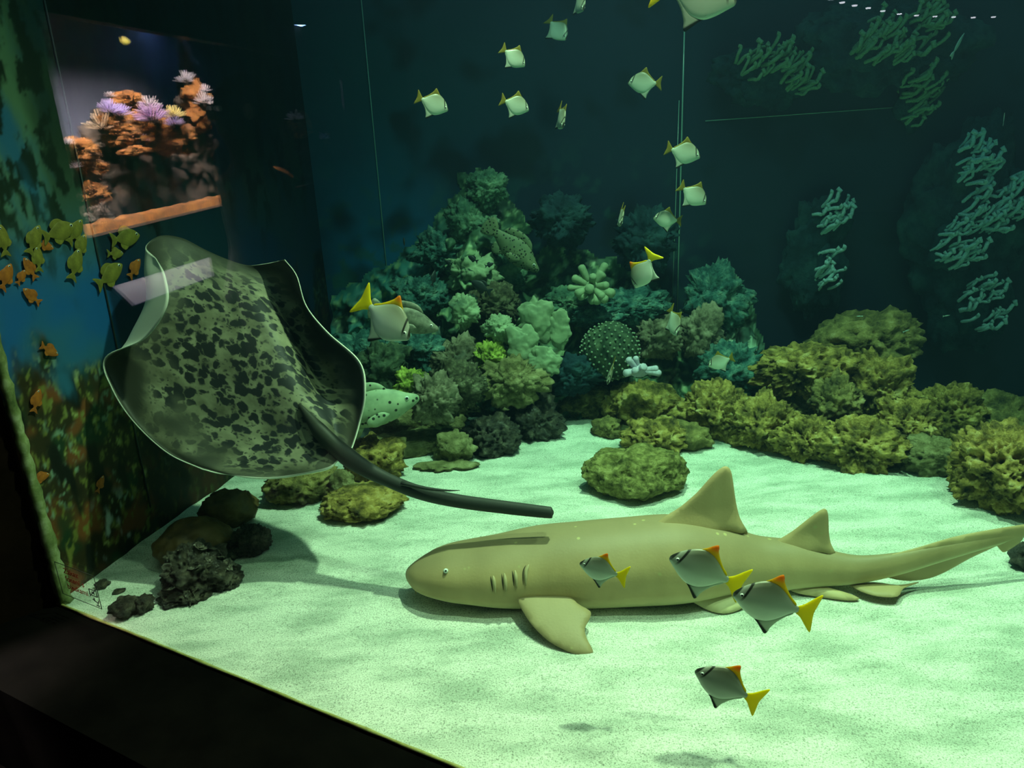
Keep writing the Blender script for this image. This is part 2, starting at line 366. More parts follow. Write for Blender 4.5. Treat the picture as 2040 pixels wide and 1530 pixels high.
    cm = N(nt, 'ShaderNodeMix', data_type='RGBA'); nt.links.new(mxx.outputs[0], cm.inputs[0]); nt.links.new(cz, cm.inputs[6]); cm.inputs[7].default_value = (.02, .022, .015, 1)
    nt.links.new(cm.outputs[2], b.inputs['Base Color'])
    MAT['fish'] = m
    MAT['fin_yellow'] = plain('yellow_tail_fin', (.95, .78, .0), .6)
    m, nt, b = base_mat('orange_yellow_dorsal', rough=.6)
    tc = N(nt, 'ShaderNodeTexCoord'); sx = N(nt, 'ShaderNodeSeparateXYZ'); nt.links.new(tc.outputs['Object'], sx.inputs[0])
    nt.links.new(ramp(nt, sx.outputs[2], [(.1, (.75, .6, .0)), (.38, (.8, .55, .0)), (.47, (.85, .25, .0))]), b.inputs['Base Color']); MAT['fin_dorsal'] = m
    m, nt, b = base_mat('white_black_anal_fin', rough=.6)
    tc = N(nt, 'ShaderNodeTexCoord'); sx = N(nt, 'ShaderNodeSeparateXYZ'); nt.links.new(tc.outputs['Object'], sx.inputs[0])
    ad = N(nt, 'ShaderNodeMath', operation='ADD'); nt.links.new(sx.outputs[2], ad.inputs[0]); ad.inputs[1].default_value = .6
    ad2 = N(nt, 'ShaderNodeMath', operation='MULTIPLY_ADD'); nt.links.new(sx.outputs[0], ad2.inputs[0]); ad2.inputs[1].default_value = -.9; nt.links.new(ad.outputs[0], ad2.inputs[2])
    nt.links.new(ramp(nt, ad2.outputs[0], [(.2, (.02, .025, .02)), (.235, (.02, .025, .02)), (.27, (.6, .66, .56))]), b.inputs['Base Color']); MAT['fin_anal'] = m
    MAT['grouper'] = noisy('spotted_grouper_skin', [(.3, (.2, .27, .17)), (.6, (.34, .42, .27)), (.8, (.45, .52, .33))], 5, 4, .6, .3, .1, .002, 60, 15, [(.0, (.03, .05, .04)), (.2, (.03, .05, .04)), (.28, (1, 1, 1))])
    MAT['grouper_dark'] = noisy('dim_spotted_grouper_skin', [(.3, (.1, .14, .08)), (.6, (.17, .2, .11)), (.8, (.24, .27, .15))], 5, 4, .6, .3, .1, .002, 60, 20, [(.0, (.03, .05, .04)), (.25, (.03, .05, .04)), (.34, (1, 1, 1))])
    MAT['fish_dark'] = plain('dark_damselfish', (.012, .02, .022), .5)
    MAT['fish_brown'] = noisy('grey_streaky_fish', [(.35, (.07, .085, .06)), (.65, (.2, .23, .17))], 9, 4, .6, .3, .1, .002, 60)
    MAT['anthias_yellow'] = noisy('yellow_green_fish', [(.3, (.09, .085, .01)), (.7, (.22, .20, .03))], 3, 3, .6, .3, .1, .01, 20)
    MAT['anthias_orange'] = noisy('orange_fish', [(.3, (.2, .05, .006)), (.7, (.4, .13, .015))], 3, 3, .6, .3, .1, .01, 20)
    MAT['silver_thin'] = plain('thin_silver_fish', (.45, .6, .55), .35, .5, .2)
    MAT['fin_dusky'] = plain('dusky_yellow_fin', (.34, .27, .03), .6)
    for k_ in ('fin_yellow', 'fin_dorsal', 'fin_anal', 'fin_dusky'):                # thin fins let light through
        nt = MAT[k_].node_tree; b = nt.nodes['Principled BSDF']; out = nt.nodes['Material Output']
        tl = N(nt, 'ShaderNodeBsdfTranslucent'); mx = N(nt, 'ShaderNodeMixShader'); mx.inputs[0].default_value = .5
        if b.inputs['Base Color'].is_linked: nt.links.new(b.inputs['Base Color'].links[0].from_socket, tl.inputs[0])
        else: tl.inputs[0].default_value = b.inputs['Base Color'].default_value
        nt.links.new(b.outputs[0], mx.inputs[1]); nt.links.new(tl.outputs[0], mx.inputs[2]); nt.links.new(mx.outputs[0], out.inputs[0])
    # murals: colour attribute print
    for nm_ in ('mural', 'backdrop'):
        m, nt, b = base_mat(nm_+'_print', rough=.55, spec=.25)
        a = N(nt, 'ShaderNodeAttribute', attribute_name='print'); nt.links.new(a.outputs['Color'], b.inputs['Base Color']); MAT[nm_] = m
    # pane
    m = bpy.data.materials.new('aquarium_glass'); m.use_nodes = True; nt = m.node_tree; nt.nodes.clear()
    out = N(nt, 'ShaderNodeOutputMaterial'); fr = N(nt, 'ShaderNodeFresnel', i_IOR=1.5); tr = N(nt, 'ShaderNodeBsdfTransparent'); gl = N(nt, 'ShaderNodeBsdfGlossy', i_Roughness=0.0)
    mx = N(nt, 'ShaderNodeMixShader'); ge = N(nt, 'ShaderNodeNewGeometry'); io = N(nt, 'ShaderNodeMapRange'); nt.links.new(ge.outputs['Backfacing'], io.inputs[0]); io.inputs[3].default_value = 1.5; io.inputs[4].default_value = 1/1.5; nt.links.new(io.outputs[0], fr.inputs[0])   # same reflectance on both faces
    nt.links.new(fr.outputs[0], mx.inputs[0]); nt.links.new(tr.outputs[0], mx.inputs[1]); nt.links.new(gl.outputs[0], mx.inputs[2]); nt.links.new(mx.outputs[0], out.inputs[0]); MAT['glass'] = m
    # water
    m = bpy.data.materials.new('tank_water'); m.use_nodes = True; nt = m.node_tree; nt.nodes.clear()
    out = N(nt, 'ShaderNodeOutputMaterial'); ab = N(nt, 'ShaderNodeVolumeAbsorption', i_Density=.45); ab.inputs[0].default_value = (.47, .94, .88, 1)
    sc = N(nt, 'ShaderNodeVolumeScatter', i_Density=.013); sc.inputs[0].default_value = (.28, .62, 1., 1); sc.inputs['Anisotropy'].default_value = .2
    ad = N(nt, 'ShaderNodeAddShader'); nt.links.new(ab.outputs[0], ad.inputs[0]); nt.links.new(sc.outputs[0], ad.inputs[1])
    tr = N(nt, 'ShaderNodeBsdfTransparent'); nt.links.new(tr.outputs[0], out.inputs[0]); nt.links.new(ad.outputs[0], out.inputs['Volume']); MAT['water'] = m
build_materials()

# ------------------------------------------------------------------ the tank: sand, mural walls, pane, sill
def sand_z(X, Y):
    P = np.stack([X, Y, 0*X], 1)
    c, s = math.cos(-.5), math.sin(-.5)
    q = np.stack([(X*c-Y*s)*.9, (X*s+Y*c)*3.2, 0*X], 1)
    amp = .35+.65*smooth(.2, 1.0, X)
    return .018*fbm(P*1.3+3.1, 2)+.015*amp*pnoise(q*1.5+9.)+.004*fbm(P*9, 2)
def build_floor():
    nu, nv = 420, 240
    U, V = np.meshgrid(np.linspace(0, 1, nu), np.linspace(0, 1, nv)); U = U.ravel(); V = V.ravel()
    A, B, C, D = GA[:2], FR[:2], BL[:2], BR[:2]
    P = ((1-U)*(1-V))[:, None]*A+(U*(1-V))[:, None]*B+((1-U)*V)[:, None]*C+(U*V)[:, None]*D
    z = sand_z(P[:, 0], P[:, 1])*smooth(0, .06, V)
    verts = np.column_stack([P, z])
    faces = [(j*nu+i, j*nu+i+1, (j+1)*nu+i+1, (j+1)*nu+i) for j in range(nv-1) for i in range(nu-1)]
    tag(mesh_obj('floor', verts, faces, MAT['sand']), 'pale coral sand bed with soft ripples on the tank bottom', 'sand', kind='structure')
build_floor()

def print_attr(o, cols):
    a = o.data.color_attributes.new('print', 'FLOAT_COLOR', 'POINT')
    a.data.foreach_set('color', np.column_stack([np.clip(cols, 0, 1), np.ones(len(cols))]).ravel().astype(np.float32))
def mixc(c, col, m): return c*(1-m[:, None])+np.array(col)*m[:, None]
def project(P):
    v = P-CAM; d = v@CF
    return 1020+F*(v@CR)/d, 765-F*(v@CU)/d
def grid_wall(name, P0, D, L, z0, z1, du, mat, paint, back_n, label, tone=1.0):
    nu, nz = int(L/du)+1, int((z1-z0)/du)+1
    U, Z = np.meshgrid(np.linspace(0, L, nu), np.linspace(z0, z1, nz)); U = U.ravel(); Z = Z.ravel()
    P = P0+U[:, None]*D; P[:, 2] = Z
    faces = [(j*nu+i, j*nu+i+1, (j+1)*nu+i+1, (j+1)*nu+i) for j in range(nz-1) for i in range(nu-1)]
    o = mesh_obj(name, P, faces, mat)
    print_attr(o, paint(U, Z, P)*tone)
    tag(o, label, 'wall', kind='structure')
    return o
def paint_mural(U, Z, P):
    """printed reef picture: green-streaked deep blue water above, brown reef below (s along the wall, z height)"""
    q = np.column_stack([U*1.0, Z, 0*U])
    streak = fbm(np.column_stack([U*5+Z*1.2, Z*1.6, 0*U+3]), 5, .6)
    blot = fbm(np.column_stack([U*16, Z*7, 0*U+8]), 5, .6)
    c = np.zeros((len(U), 3))+np.array([.03, .17, .30])
    c = mixc(c, (.01, .14, .42), smooth(-.2, .5, fbm(q*3+5, 3))*smooth(1.15, .8, Z))
    up = smooth(.85, 1.25, Z)
    c = mixc(c, (.13, .26, .14), up*smooth(-.35, .35, streak))
    c = mixc(c, (.006, .02, .008), smooth(.9, 1.2, Z+.25*streak)*smooth(-.05, .22, blot)*.95)
    c = mixc(c, (.01, .025, .015), smooth(.28, .36, U+.03*streak)*smooth(.9, 1.3, Z)*.85)
    # reef part of the print
    ref = smooth(.70, .58, Z+.20*fbm(q*np.array([7, 3.5, 1])+21, 4)+.30*smooth(.16, .05, U)*0-.12*smooth(.1, .0, np.abs(U-.04)))
    tex = fbm(np.column_stack([U*34, Z*20, 0*U+1]), 5, .65)
    r = np.zeros_like(c)+np.array([.035, .028, .01])
    r = mixc(r, (.24, .08, .022), smooth(-.1, .45, fbm(q*7+2, 3)))
    r = mixc(r, (.015, .05, .02), smooth(.05, .5, fbm(q*6+31, 3)))
    r = mixc(r, (.22, .24, .05), smooth(.18, .55, tex))
    r = mixc(r, (.5, .55, .2), smooth(.5, .85, tex)*smooth(-.1, .3, fbm(q*6+47, 2)))
    pale = smooth(.0, .4, fbm(q*5+63, 3)-.0)*smooth(.15, .4, pnoise(np.column_stack([U*60, Z*42, 0*U])))
    r = mixc(r, (.32, .5, .36), pale*.8)
    r = mixc(r, (.5, .62, .6), smooth(.35, .6, fbm(np.column_stack([U*22, Z*12, 0*U+77]), 2))*smooth(.26, .14, Z)*smooth(.12, .2, U)*smooth(.42, .3, U))
    r = mixc(r, (.005, .008, .006), smooth(.22, .5, fbm(q*np.array([11, 5, 1])+90, 3)))
    c = mixc(c, r, ref)
    # shade on the far panel, painted in by darkening the print
    far = smooth(.43, .46, U)
    c = mixc(c, c*.22, far)
    return c
grid_wall('wall_left', GA+np.array([0, 0, -.02]), WD, 1.80, -.02, 2.6, .0075, MAT['mural'], paint_mural, WN, 'printed reef mural on the side wall of the tank, blue above brown rock', .62)

def paint_back(U, Z, P):
    q = np.column_stack([U, 0*U, Z])
    n = fbm(q*2.2+4, 4); n2 = fbm(q*9+14, 5, .6)
    c = np.zeros((len(U), 3))+np.array([.018, .042, .095])
    X = P[:, 0]
    blue = np.exp(-((X+.55)/.35)**2-((Z-.75)/.55)**2)
    c = mixc(c, (.015, .24, .55), np.clip(blue*(.9+.5*n), 0, 1))
    c = mixc(c, (.015, .10, .15), np.exp(-((X+.5)/.5)**2-((Z-1.5)/.4)**2)*.8)
    reef = smooth(.15, .6, n2+.4*n)*smooth(1.3, .5, Z)
    c = mixc(c, (.05, .2, .16), reef*smooth(1.2, .3, X)*.8)
    c = mixc(c, (.004, .012, .016), smooth(.1, .6, fbm(q*3.1+40, 3))*.7)
    c = mixc(c, (.010, .024, .058), smooth(.8, .95, X)*.6)
    return c
grid_wall('wall_back', BL+np.array([0, 0, -.02]), BD, BLEN, -.02, 2.6, .0125, MAT['backdrop'], paint_back, BN, 'dark teal printed backdrop panels at the back of the tank', .62)
# right end wall of the tank (out of frame)
o = mesh_obj('wall_right', *slab(FR, (BR-FR)/np.linalg.norm(BR-FR), float(np.linalg.norm(BR-FR)), np.array([.9, -.3, 0]), .08, -.02, 2.6), MAT['deep_rock'], smooth_shade=False)
tag(o, 'dark end wall closing the tank', 'wall', kind='structure')

# pane
v, f = slab(GA+GN*-.006, GD, 4.6, GN, .006, 0.0, 2.6)
tag(mesh_obj('window_1', v, f, MAT['glass'], smooth_shade=False), 'large clear viewing pane of the aquarium', 'window', kind='structure')
# water body, just behind the pane
bm_v = []
for z in (-.06, 2.45):
    for p in (GA+GN*.004+WD*.006, FR+GN*.004-GD*.02, BR-np.array([.04, .02, 0]), BL-WD*.012+BD*.006): bm_v.append((p[0], p[1], z))
o = mesh_obj('water', bm_v, [(3, 2, 1, 0), (4, 5, 6, 7), (0, 1, 5, 4), (1, 2, 6, 5), (2, 3, 7, 6), (3, 0, 4, 7)], MAT['water'], smooth_shade=False)
tag(o, 'clear green-tinted water filling the tank', 'water', kind='stuff')

# black sill in front of the pane, with its face down to the hall floor
ev = []
v1, f1 = slab(GA-GN*.30-GD*1.2, GD, 6.0, GN, .30, -.30, -.004)
tag(mesh_obj('trim_1', v1, f1, MAT['black'], smooth_shade=False), 'black ledge under the viewing pane', 'sill', kind='structure')
# sealant bead along the bottom edge and up the wall edge
rnd = random.Random(4)
pts = [GA+GD*(.02+i*.05)+GN*-.004+np.array([0, 0, .001+.002*rnd.random()]) for i in range(90)]
tag(mesh_obj('trim_2', *tube(pts, [.0035+.002*rnd.random() for _ in pts], 6), MAT['sealant']), 'yellowed bead of sealant along the foot of the pane', 'sealant', kind='structure')
pts = [GA+GD*.012+WN*.004+GN*.012+np.array([0, 0, .0+i*.02]) for i in range(110)]
tag(mesh_obj('trim_3', *tube(pts, [(.010+.006*rnd.random())*(1.6-.5*min(i/20, 1)) for i in range(110)], 6), MAT['grime']), 'algae-stained sealant in the corner of the pane', 'sealant', kind='structure')
# panel seams and joints on the backdrop
def seam(name, px0, py0, px1, py1, r, mat, off, label, n, p0, segs=2, w2=None):
    a = onplane(px0, py0, p0+n*off, n); b = onplane(px1, py1, p0+n*off, n)
    pts = [a+(b-a)*i/segs for i in range(segs+1)]
    tag(mesh_obj(name, *tube(pts, r, 6), mat), label, 'seam', kind='structure')
seam('trim_4', 716, -40, 785, 690, .0022, MAT['joint'], .004, 'thin seam between backdrop panels above the cyan corals', BN, BL)
seam('trim_5', 1366, -40, 1345, 775, .0035, MAT['joint'], .012, 'shiny clear joint strip running down the backdrop', BN, BL)
seam('trim_6', 1353, 200, 1336, 700, .0018, MAT['joint'], .010, 'thin second edge of the clear joint strip', BN, BL)
seam('trim_7', 1405, 241, 1852, 209, .0020, MAT['joint'], .006, 'thin level seam across the dark backdrop', BN, BL)
seam('trim_8', 1034, 655, 1047, 760, .0020, MAT['joint'], .05, 'short fine seam in the reef backdrop', BN, BL)
seam('trim_9', 88, 0, 300, 1010, .0030, MAT['seam'], .003, 'upright dark seam between the mural panels', WN, GA)

# ------------------------------------------------------------------ rocks
def rock_mesh(seed, sub, scale, lump=.38, pits=.12, pfreq=5.5, fine=.12, sq=1.0, bumps=0.0, bfreq=9):
    V, Fc = ico(sub); V = V.copy()
    o = np.array([seed*3.17, seed*1.91, seed*7.3])
    if sq != 1.0: V = np.sign(V)*np.abs(V)**sq
    D = V/np.linalg.norm(V, axis=1)[:, None]
    A = scale/np.max(scale)                                # keep noise cells isotropic on the stretched body
    Q = V*A
    r = 1+lump*fbm(Q*1.7+o, 3)
    if fine: r += fine*fbm(Q*9+o, 4, .6)
    if pits:
        wv = worley(Q*pfreq+o); r -= pits*1.7*smooth(.45, .12, wv)*smooth(-.3, .3, pnoise(Q*2.2+o+5)); w3 = worley(Q*pfreq*2.3+o+9); r -= pits*.7*smooth(.4, .1, w3)
        r += pits*.5*smooth(.25, .75, wv)
    if bumps:
        r += bumps*(1-np.clip(worley(Q*bfreq+o)/.7, 0, 1)**2)
    return V*r[:, None]*scale, Fc
NROCK = 0
def rock(name, cx, base, w, h, mat, label, dep=.8, seed=None, sub=5, group=None, cat='rock', sink=.72, rot=0, **kw):
    """rock resting in the sand: px centre column, front foot row, silhouette width and height"""
    global NROCK; NROCK += 1
    seed = seed if seed is not None else NROCK
    cy = base-h/2
    z = .05
    for _ in range(6):
        C = onz(cx, cy, z); t = depth(C); s = t/F
        rx = w/2*s; ry = dep*w/2*s
        ph = math.atan2(-ray(cx, cy)[2], np.hypot(*ray(cx, cy)[:2]))
        q = (h/2*s)**2-(ry*math.sin(ph))**2
        rz = math.sqrt(max(q, (.45*h/2*s)**2))/math.cos(ph)
        z = rz*sink+float(sand_z(np.array([C[0]]), np.array([C[1]]))[0])
    V, Fc = rock_mesh(seed, sub, np.array([rx, ry, rz])*.97, **kw)
    o = mesh_obj(name, V, Fc, MAT[mat]); o.location = tuple(C)
    o.rotation_euler = (0, 0, math.atan2(-C[0], C[1])+rot)
    tag(o, label, cat, group); return o
def rock_at(name, cx, cy, w, h, t, mat, label, dep=.8, seed=None, sub=5, group=None, cat='rock', tilt=0, **kw):
    global NROCK; NROCK += 1
    seed = seed if seed is not None else NROCK
    C = at(cx, cy, t); s = t/F
    V, Fc = rock_mesh(seed, sub, np.array([w/2*s, dep*w/2*s, h/2*s])*.97, **kw)
    o = mesh_obj(name, V, Fc, MAT[mat]); o.location = tuple(C); o.rotation_euler = (0, tilt, math.atan2(-C[0], C[1]))
    tag(o, label, cat, group); return o

G1 = 'olive live rocks banked along the back'
rock('rock_fragment', 250, 1232, 58, 44, 'rock_dark', 'dark purplish rock fragment in the sand near the notice on the pane', sub=4)
rock('rock_fragment', 288, 1222, 38, 34, 'rock_dark', 'small jagged grey fragment touching the purplish fragment', sub=4, lump=.5)
rock('pebble', 203, 1173, 27, 18, 'rock_dark', 'small dark round pebble at the edge of the notice', sub=3)
rock('pebble', 236, 1183, 24, 11, 'rock_dark', 'tiny flat dark pebble on the sand by the notice', sub=3)
rock('stone', 385, 1130, 150, 100, 'rock_brown', 'smooth rounded brown stone behind the oyster shell clump', lump=.12, pits=.03, fine=.01)
rock('rock', 455, 1056, 112, 82, 'rock_brown', 'rounded dark rock lying fully in the shadow of the ray', pits=.06, lump=.15, sub=4)
rock('rock', 500, 1110, 80, 64, 'rock_dark', 'dark brown rock with a pale patch beside the smooth brown stone', lump=.2)
rock('rock', 459, 1121, 28, 30, 'rock_dark', 'small dark wedge-shaped rock between two brown rocks', sub=4)
rock('rock', 410, 1068, 70, 24, 'rock_dark', 'low dark rubble ridge behind the smooth brown stone', sub=4, lump=.4)
rock('rock', 605, 1004, 145, 88, 'rock_green', 'large grey-green rock under the trailing edge of the ray', lump=.2)
rock('rock', 681, 1001, 50, 66, 'rock_pale', 'pale pinkish pitted rock against the rock under the ray', sub=4)
rock('rock', 722, 1038, 165, 78, 'rock', 'oblong olive rock lying below the root of the ray tail', lump=.14, pits=.08, rot=.12)
rock('rock', 745, 962, 118, 92, 'rock', 'crumbly olive rock behind the ray tail', pits=.16)
rock('flat_slab', 800, 912, 190, 50, 'rock_pale', 'flat grey slab lying in front of the big yellowish slab', dep=.5, sq=.6, lump=.1, pits=.05)
rock('flat_slab', 835, 872, 190, 82, 'rock_pale', 'big tilted yellowish slab in front of the half-hidden spotted grouper', dep=.6, sq=.75, lump=.15, pits=.06)
rock('rock', 907, 925, 78, 66, 'rock_pale', 'small striped rock leaning at the end of the grey slab', sub=4, pits=.16)
rock('coral_rubble', 895, 938, 115, 22, 'rock_pale', 'thin bed of coral rubble on the sand before the striped rock', dep=.5, sub=4, lump=.5)
rock('rock', 985, 910, 112, 78, 'rock_dark', 'dark clump of barnacled rock on open sand', pits=.2, lump=.3)
rock('rock', 1062, 880, 105, 92, 'rock_dark', 'dark knobbly rock behind the barnacled clump', pits=.2)
rock('rock', 1000, 835, 80, 42, 'rock_pale', 'low pale rock at the foot of the reef mound', sub=4)
rock('rock', 940, 830, 100, 36, 'rock_pale', 'broad low ledge rock beside the yellow brain coral', sub=4, dep=.6)
rock('rock', 1085, 822, 120, 72, 'rock_green', 'pitted green rock at the foot of the pale plate corals', pits=.2)
rock('rock', 1160, 836, 120, 86, 'rock_green', 'greyish green rock left of the dark-backed boulder', pits=.12)
rock('rock', 1210, 872, 60, 42, 'rock_green', 'small green rock at the foot of the dark-backed boulder', sub=4)
rock('boulder', 1280, 858, 152, 102, 'rock', 'large dark-backed boulder with yellow-green crust under the joint strip', lump=.16, pits=.08)
rock('rock', 1248, 866, 34, 20, 'rock_pale', 'little pale stone between two green rocks', sub=3)
rock('rock', 1302, 908, 118, 74, 'rock', 'olive rock in front of the dark-backed boulder', pits=.16)
rock('rock', 1376, 899, 80, 58, 'rock_green', 'smooth greenish rock between the olive rock and the long rock bank', sub=4, pits=.05)
rock('rock', 1266, 992, 215, 108, 'rock_moss', 'mossy green mound of rock alone on the sand behind the shark', lump=.22, pits=.05, fine=.05, dep=.7, sub=6)
rock('rock', 1426, 882, 140, 114, 'rock', 'first olive rock of the bank beyond the shark dorsal fin, heavily pitted', pits=.2, sub=6, dep=.65)
rock('rock', 1518, 905, 124, 110, 'rock', 'second olive rock of the bank, with yellow crust', pits=.2, sub=6, dep=.65)
rock('rock', 1606, 924, 118, 92, 'rock', 'third olive rock of the bank, low and broken', pits=.2, sub=6, dep=.65)
rock('rock', 1708, 944, 150, 110, 'rock', 'fourth olive rock of the bank, rounded, standing furthest out on the sand', pits=.18, sub=6, dep=.65)
rock('rock', 1600, 845, 90, 50, 'rock_green', 'grey smooth ridge rock behind the olive bank', pits=.04, sub=4)
rock_at('rock', 1602, 735, 222, 92, 3.25, 'rock', 'broad overhanging shelf rock propped on the stack', pits=.16, tilt=-.12, sub=6)
rock_at('rock', 1560, 806, 112, 74, 3.3, 'rock_green', 'dim rock in shade under the shelf rock', pits=.16)
rock_at('rock', 1722, 684, 200, 128, 3.3, 'rock_green', 'tall hump-backed rock on top of the stack', lump=.25, pits=.08, tilt=-.25)
rock_at('rock', 1660, 800, 92, 105, 3.05, 'rock_green', 'small ragged green rock leaning inside the stack', pits=.22)
rock_at('rock', 1745, 780, 130, 142, 3.15, 'rock', 'upright craggy rock at the middle of the stack', pits=.2, sub=6, dep=.65)
rock_at('rock', 1806, 852, 128, 118, 2.95, 'rock', 'broad craggy rock at the foot of the stack', pits=.18, sub=6, dep=.6)
rock('rock', 1896, 884, 118, 108, 'rock', 'olive rock with dark caves right of the stack', pits=.26, lump=.35, sub=6, dep=.65)
rock('rock', 2004, 896, 96, 74, 'rock_green', 'dim green rock behind the ribbed rock', pits=.18, dep=.6)
rock_at('rock', 1992, 836, 150, 104, 3.14, 'rock_green', 'dim rock closing the bank against the dark backdrop', pits=.16, dep=.5)
rock('rock', 1872, 950, 140, 80, 'rock_pale', 'yellowish ribbed rock slanting down to the sand', pits=.16, rot=.3, dep=.6)
rock('rock', 2000, 1022, 190, 165, 'rock', 'large bright pitted rock with dark hollows beyond the shark tail', pits=.28, lump=.3, sub=6)
rock('rock', 2050, 1140, 60, 62, 'rock_dark', 'dark green rock beneath the tip of the shark tail', sub=4)

# oyster shell clump: core and separate shells
def shell_mesh():
    V, Fc = [], []
    for i in range(5):
        for k in range(9):
            a = 2*math.pi*k/9; r = i/4*(1+.15*math.sin(3*a))
            V.append((r*math.cos(a)*.8, r*math.sin(a), .35*r*r+.04*math.sin(5*a)*r))
    for i in range(4):
        for k in range(9): Fc.append((i*9+k, i*9+(k+1) % 9, (i+1)*9+(k+1) % 9, (i+1)*9+k))
    n = len(V); V += [(x*.96, y*.96, z+.07) for x, y, z in V]
    Fc2 = [tuple(j+n for j in q[::-1]) for q in Fc]
    rim = [(36+k, 36+(k+1) % 9, 36+(k+1) % 9+n, 36+k+n) for k in range(9)]
    return V, Fc+Fc2+rim
clump = empty('oyster_clump', onz(395, 1170, 0)); tag(clump, 'glittering clump of dark oyster shells on the sand near the pane', 'shells')
cV, cF = rock_mesh(91, 5, np.array([.085, .075, .085]), lump=.35, pits=.25)
core = mesh_obj('core_rock', cV, cF, MAT['rock_dark'], clump); core.location = (0, 0, .045)
cV, cF = rock_mesh(92, 4, np.array([.055, .05, .045]), lump=.4, pits=.25)
c2 = mesh_obj('core_rock', cV, cF, MAT['rock_dark'], clump); c2.location = (.07, .0, .025)
c3 = mesh_obj('core_rock', cV, cF, MAT['rock_dark'], clump); c3.location = (-.085, .03, .015); c3.scale = (.6, .6, .6)
c4 = mesh_obj('core_rock', cV, cF, MAT['rock_dark'], clump); c4.location = (-.02, -.065, .012); c4.scale = (1.2, .9, .7)
sv, sf = shell_mesh(); sm = mesh_obj('shell', sv, sf, MAT['shell'], clump)
rnd = random.Random(11)
for i in range(58):
    s = sm if i == 0 else sm.copy()
    if i: COL.objects.link(s)
    a = rnd.uniform(0, 2*math.pi); e = math.asin(rnd.uniform(-.1, 1))
    d = Vector((math.cos(a)*math.cos(e), math.sin(a)*math.cos(e), math.sin(e)))
    cc = rnd.choice([(0, 0, .045, 1), (0, 0, .045, 1), (.07, 0, .025, .62), (-.02, -.065, .012, .62)])
    s.location = (cc[0]+d.x*.088*cc[3], cc[1]+d.y*.078*cc[3], max(cc[2]+d.z*.09*cc[3], .004))
    s.rotation_euler = (d+Vector((rnd.uniform(-.8, .8), rnd.uniform(-.8, .8), rnd.uniform(-.3, .8)))).to_track_quat('Z', 'Y').to_euler()
    k = rnd.uniform(.011, .021); s.scale = (k, k, k)

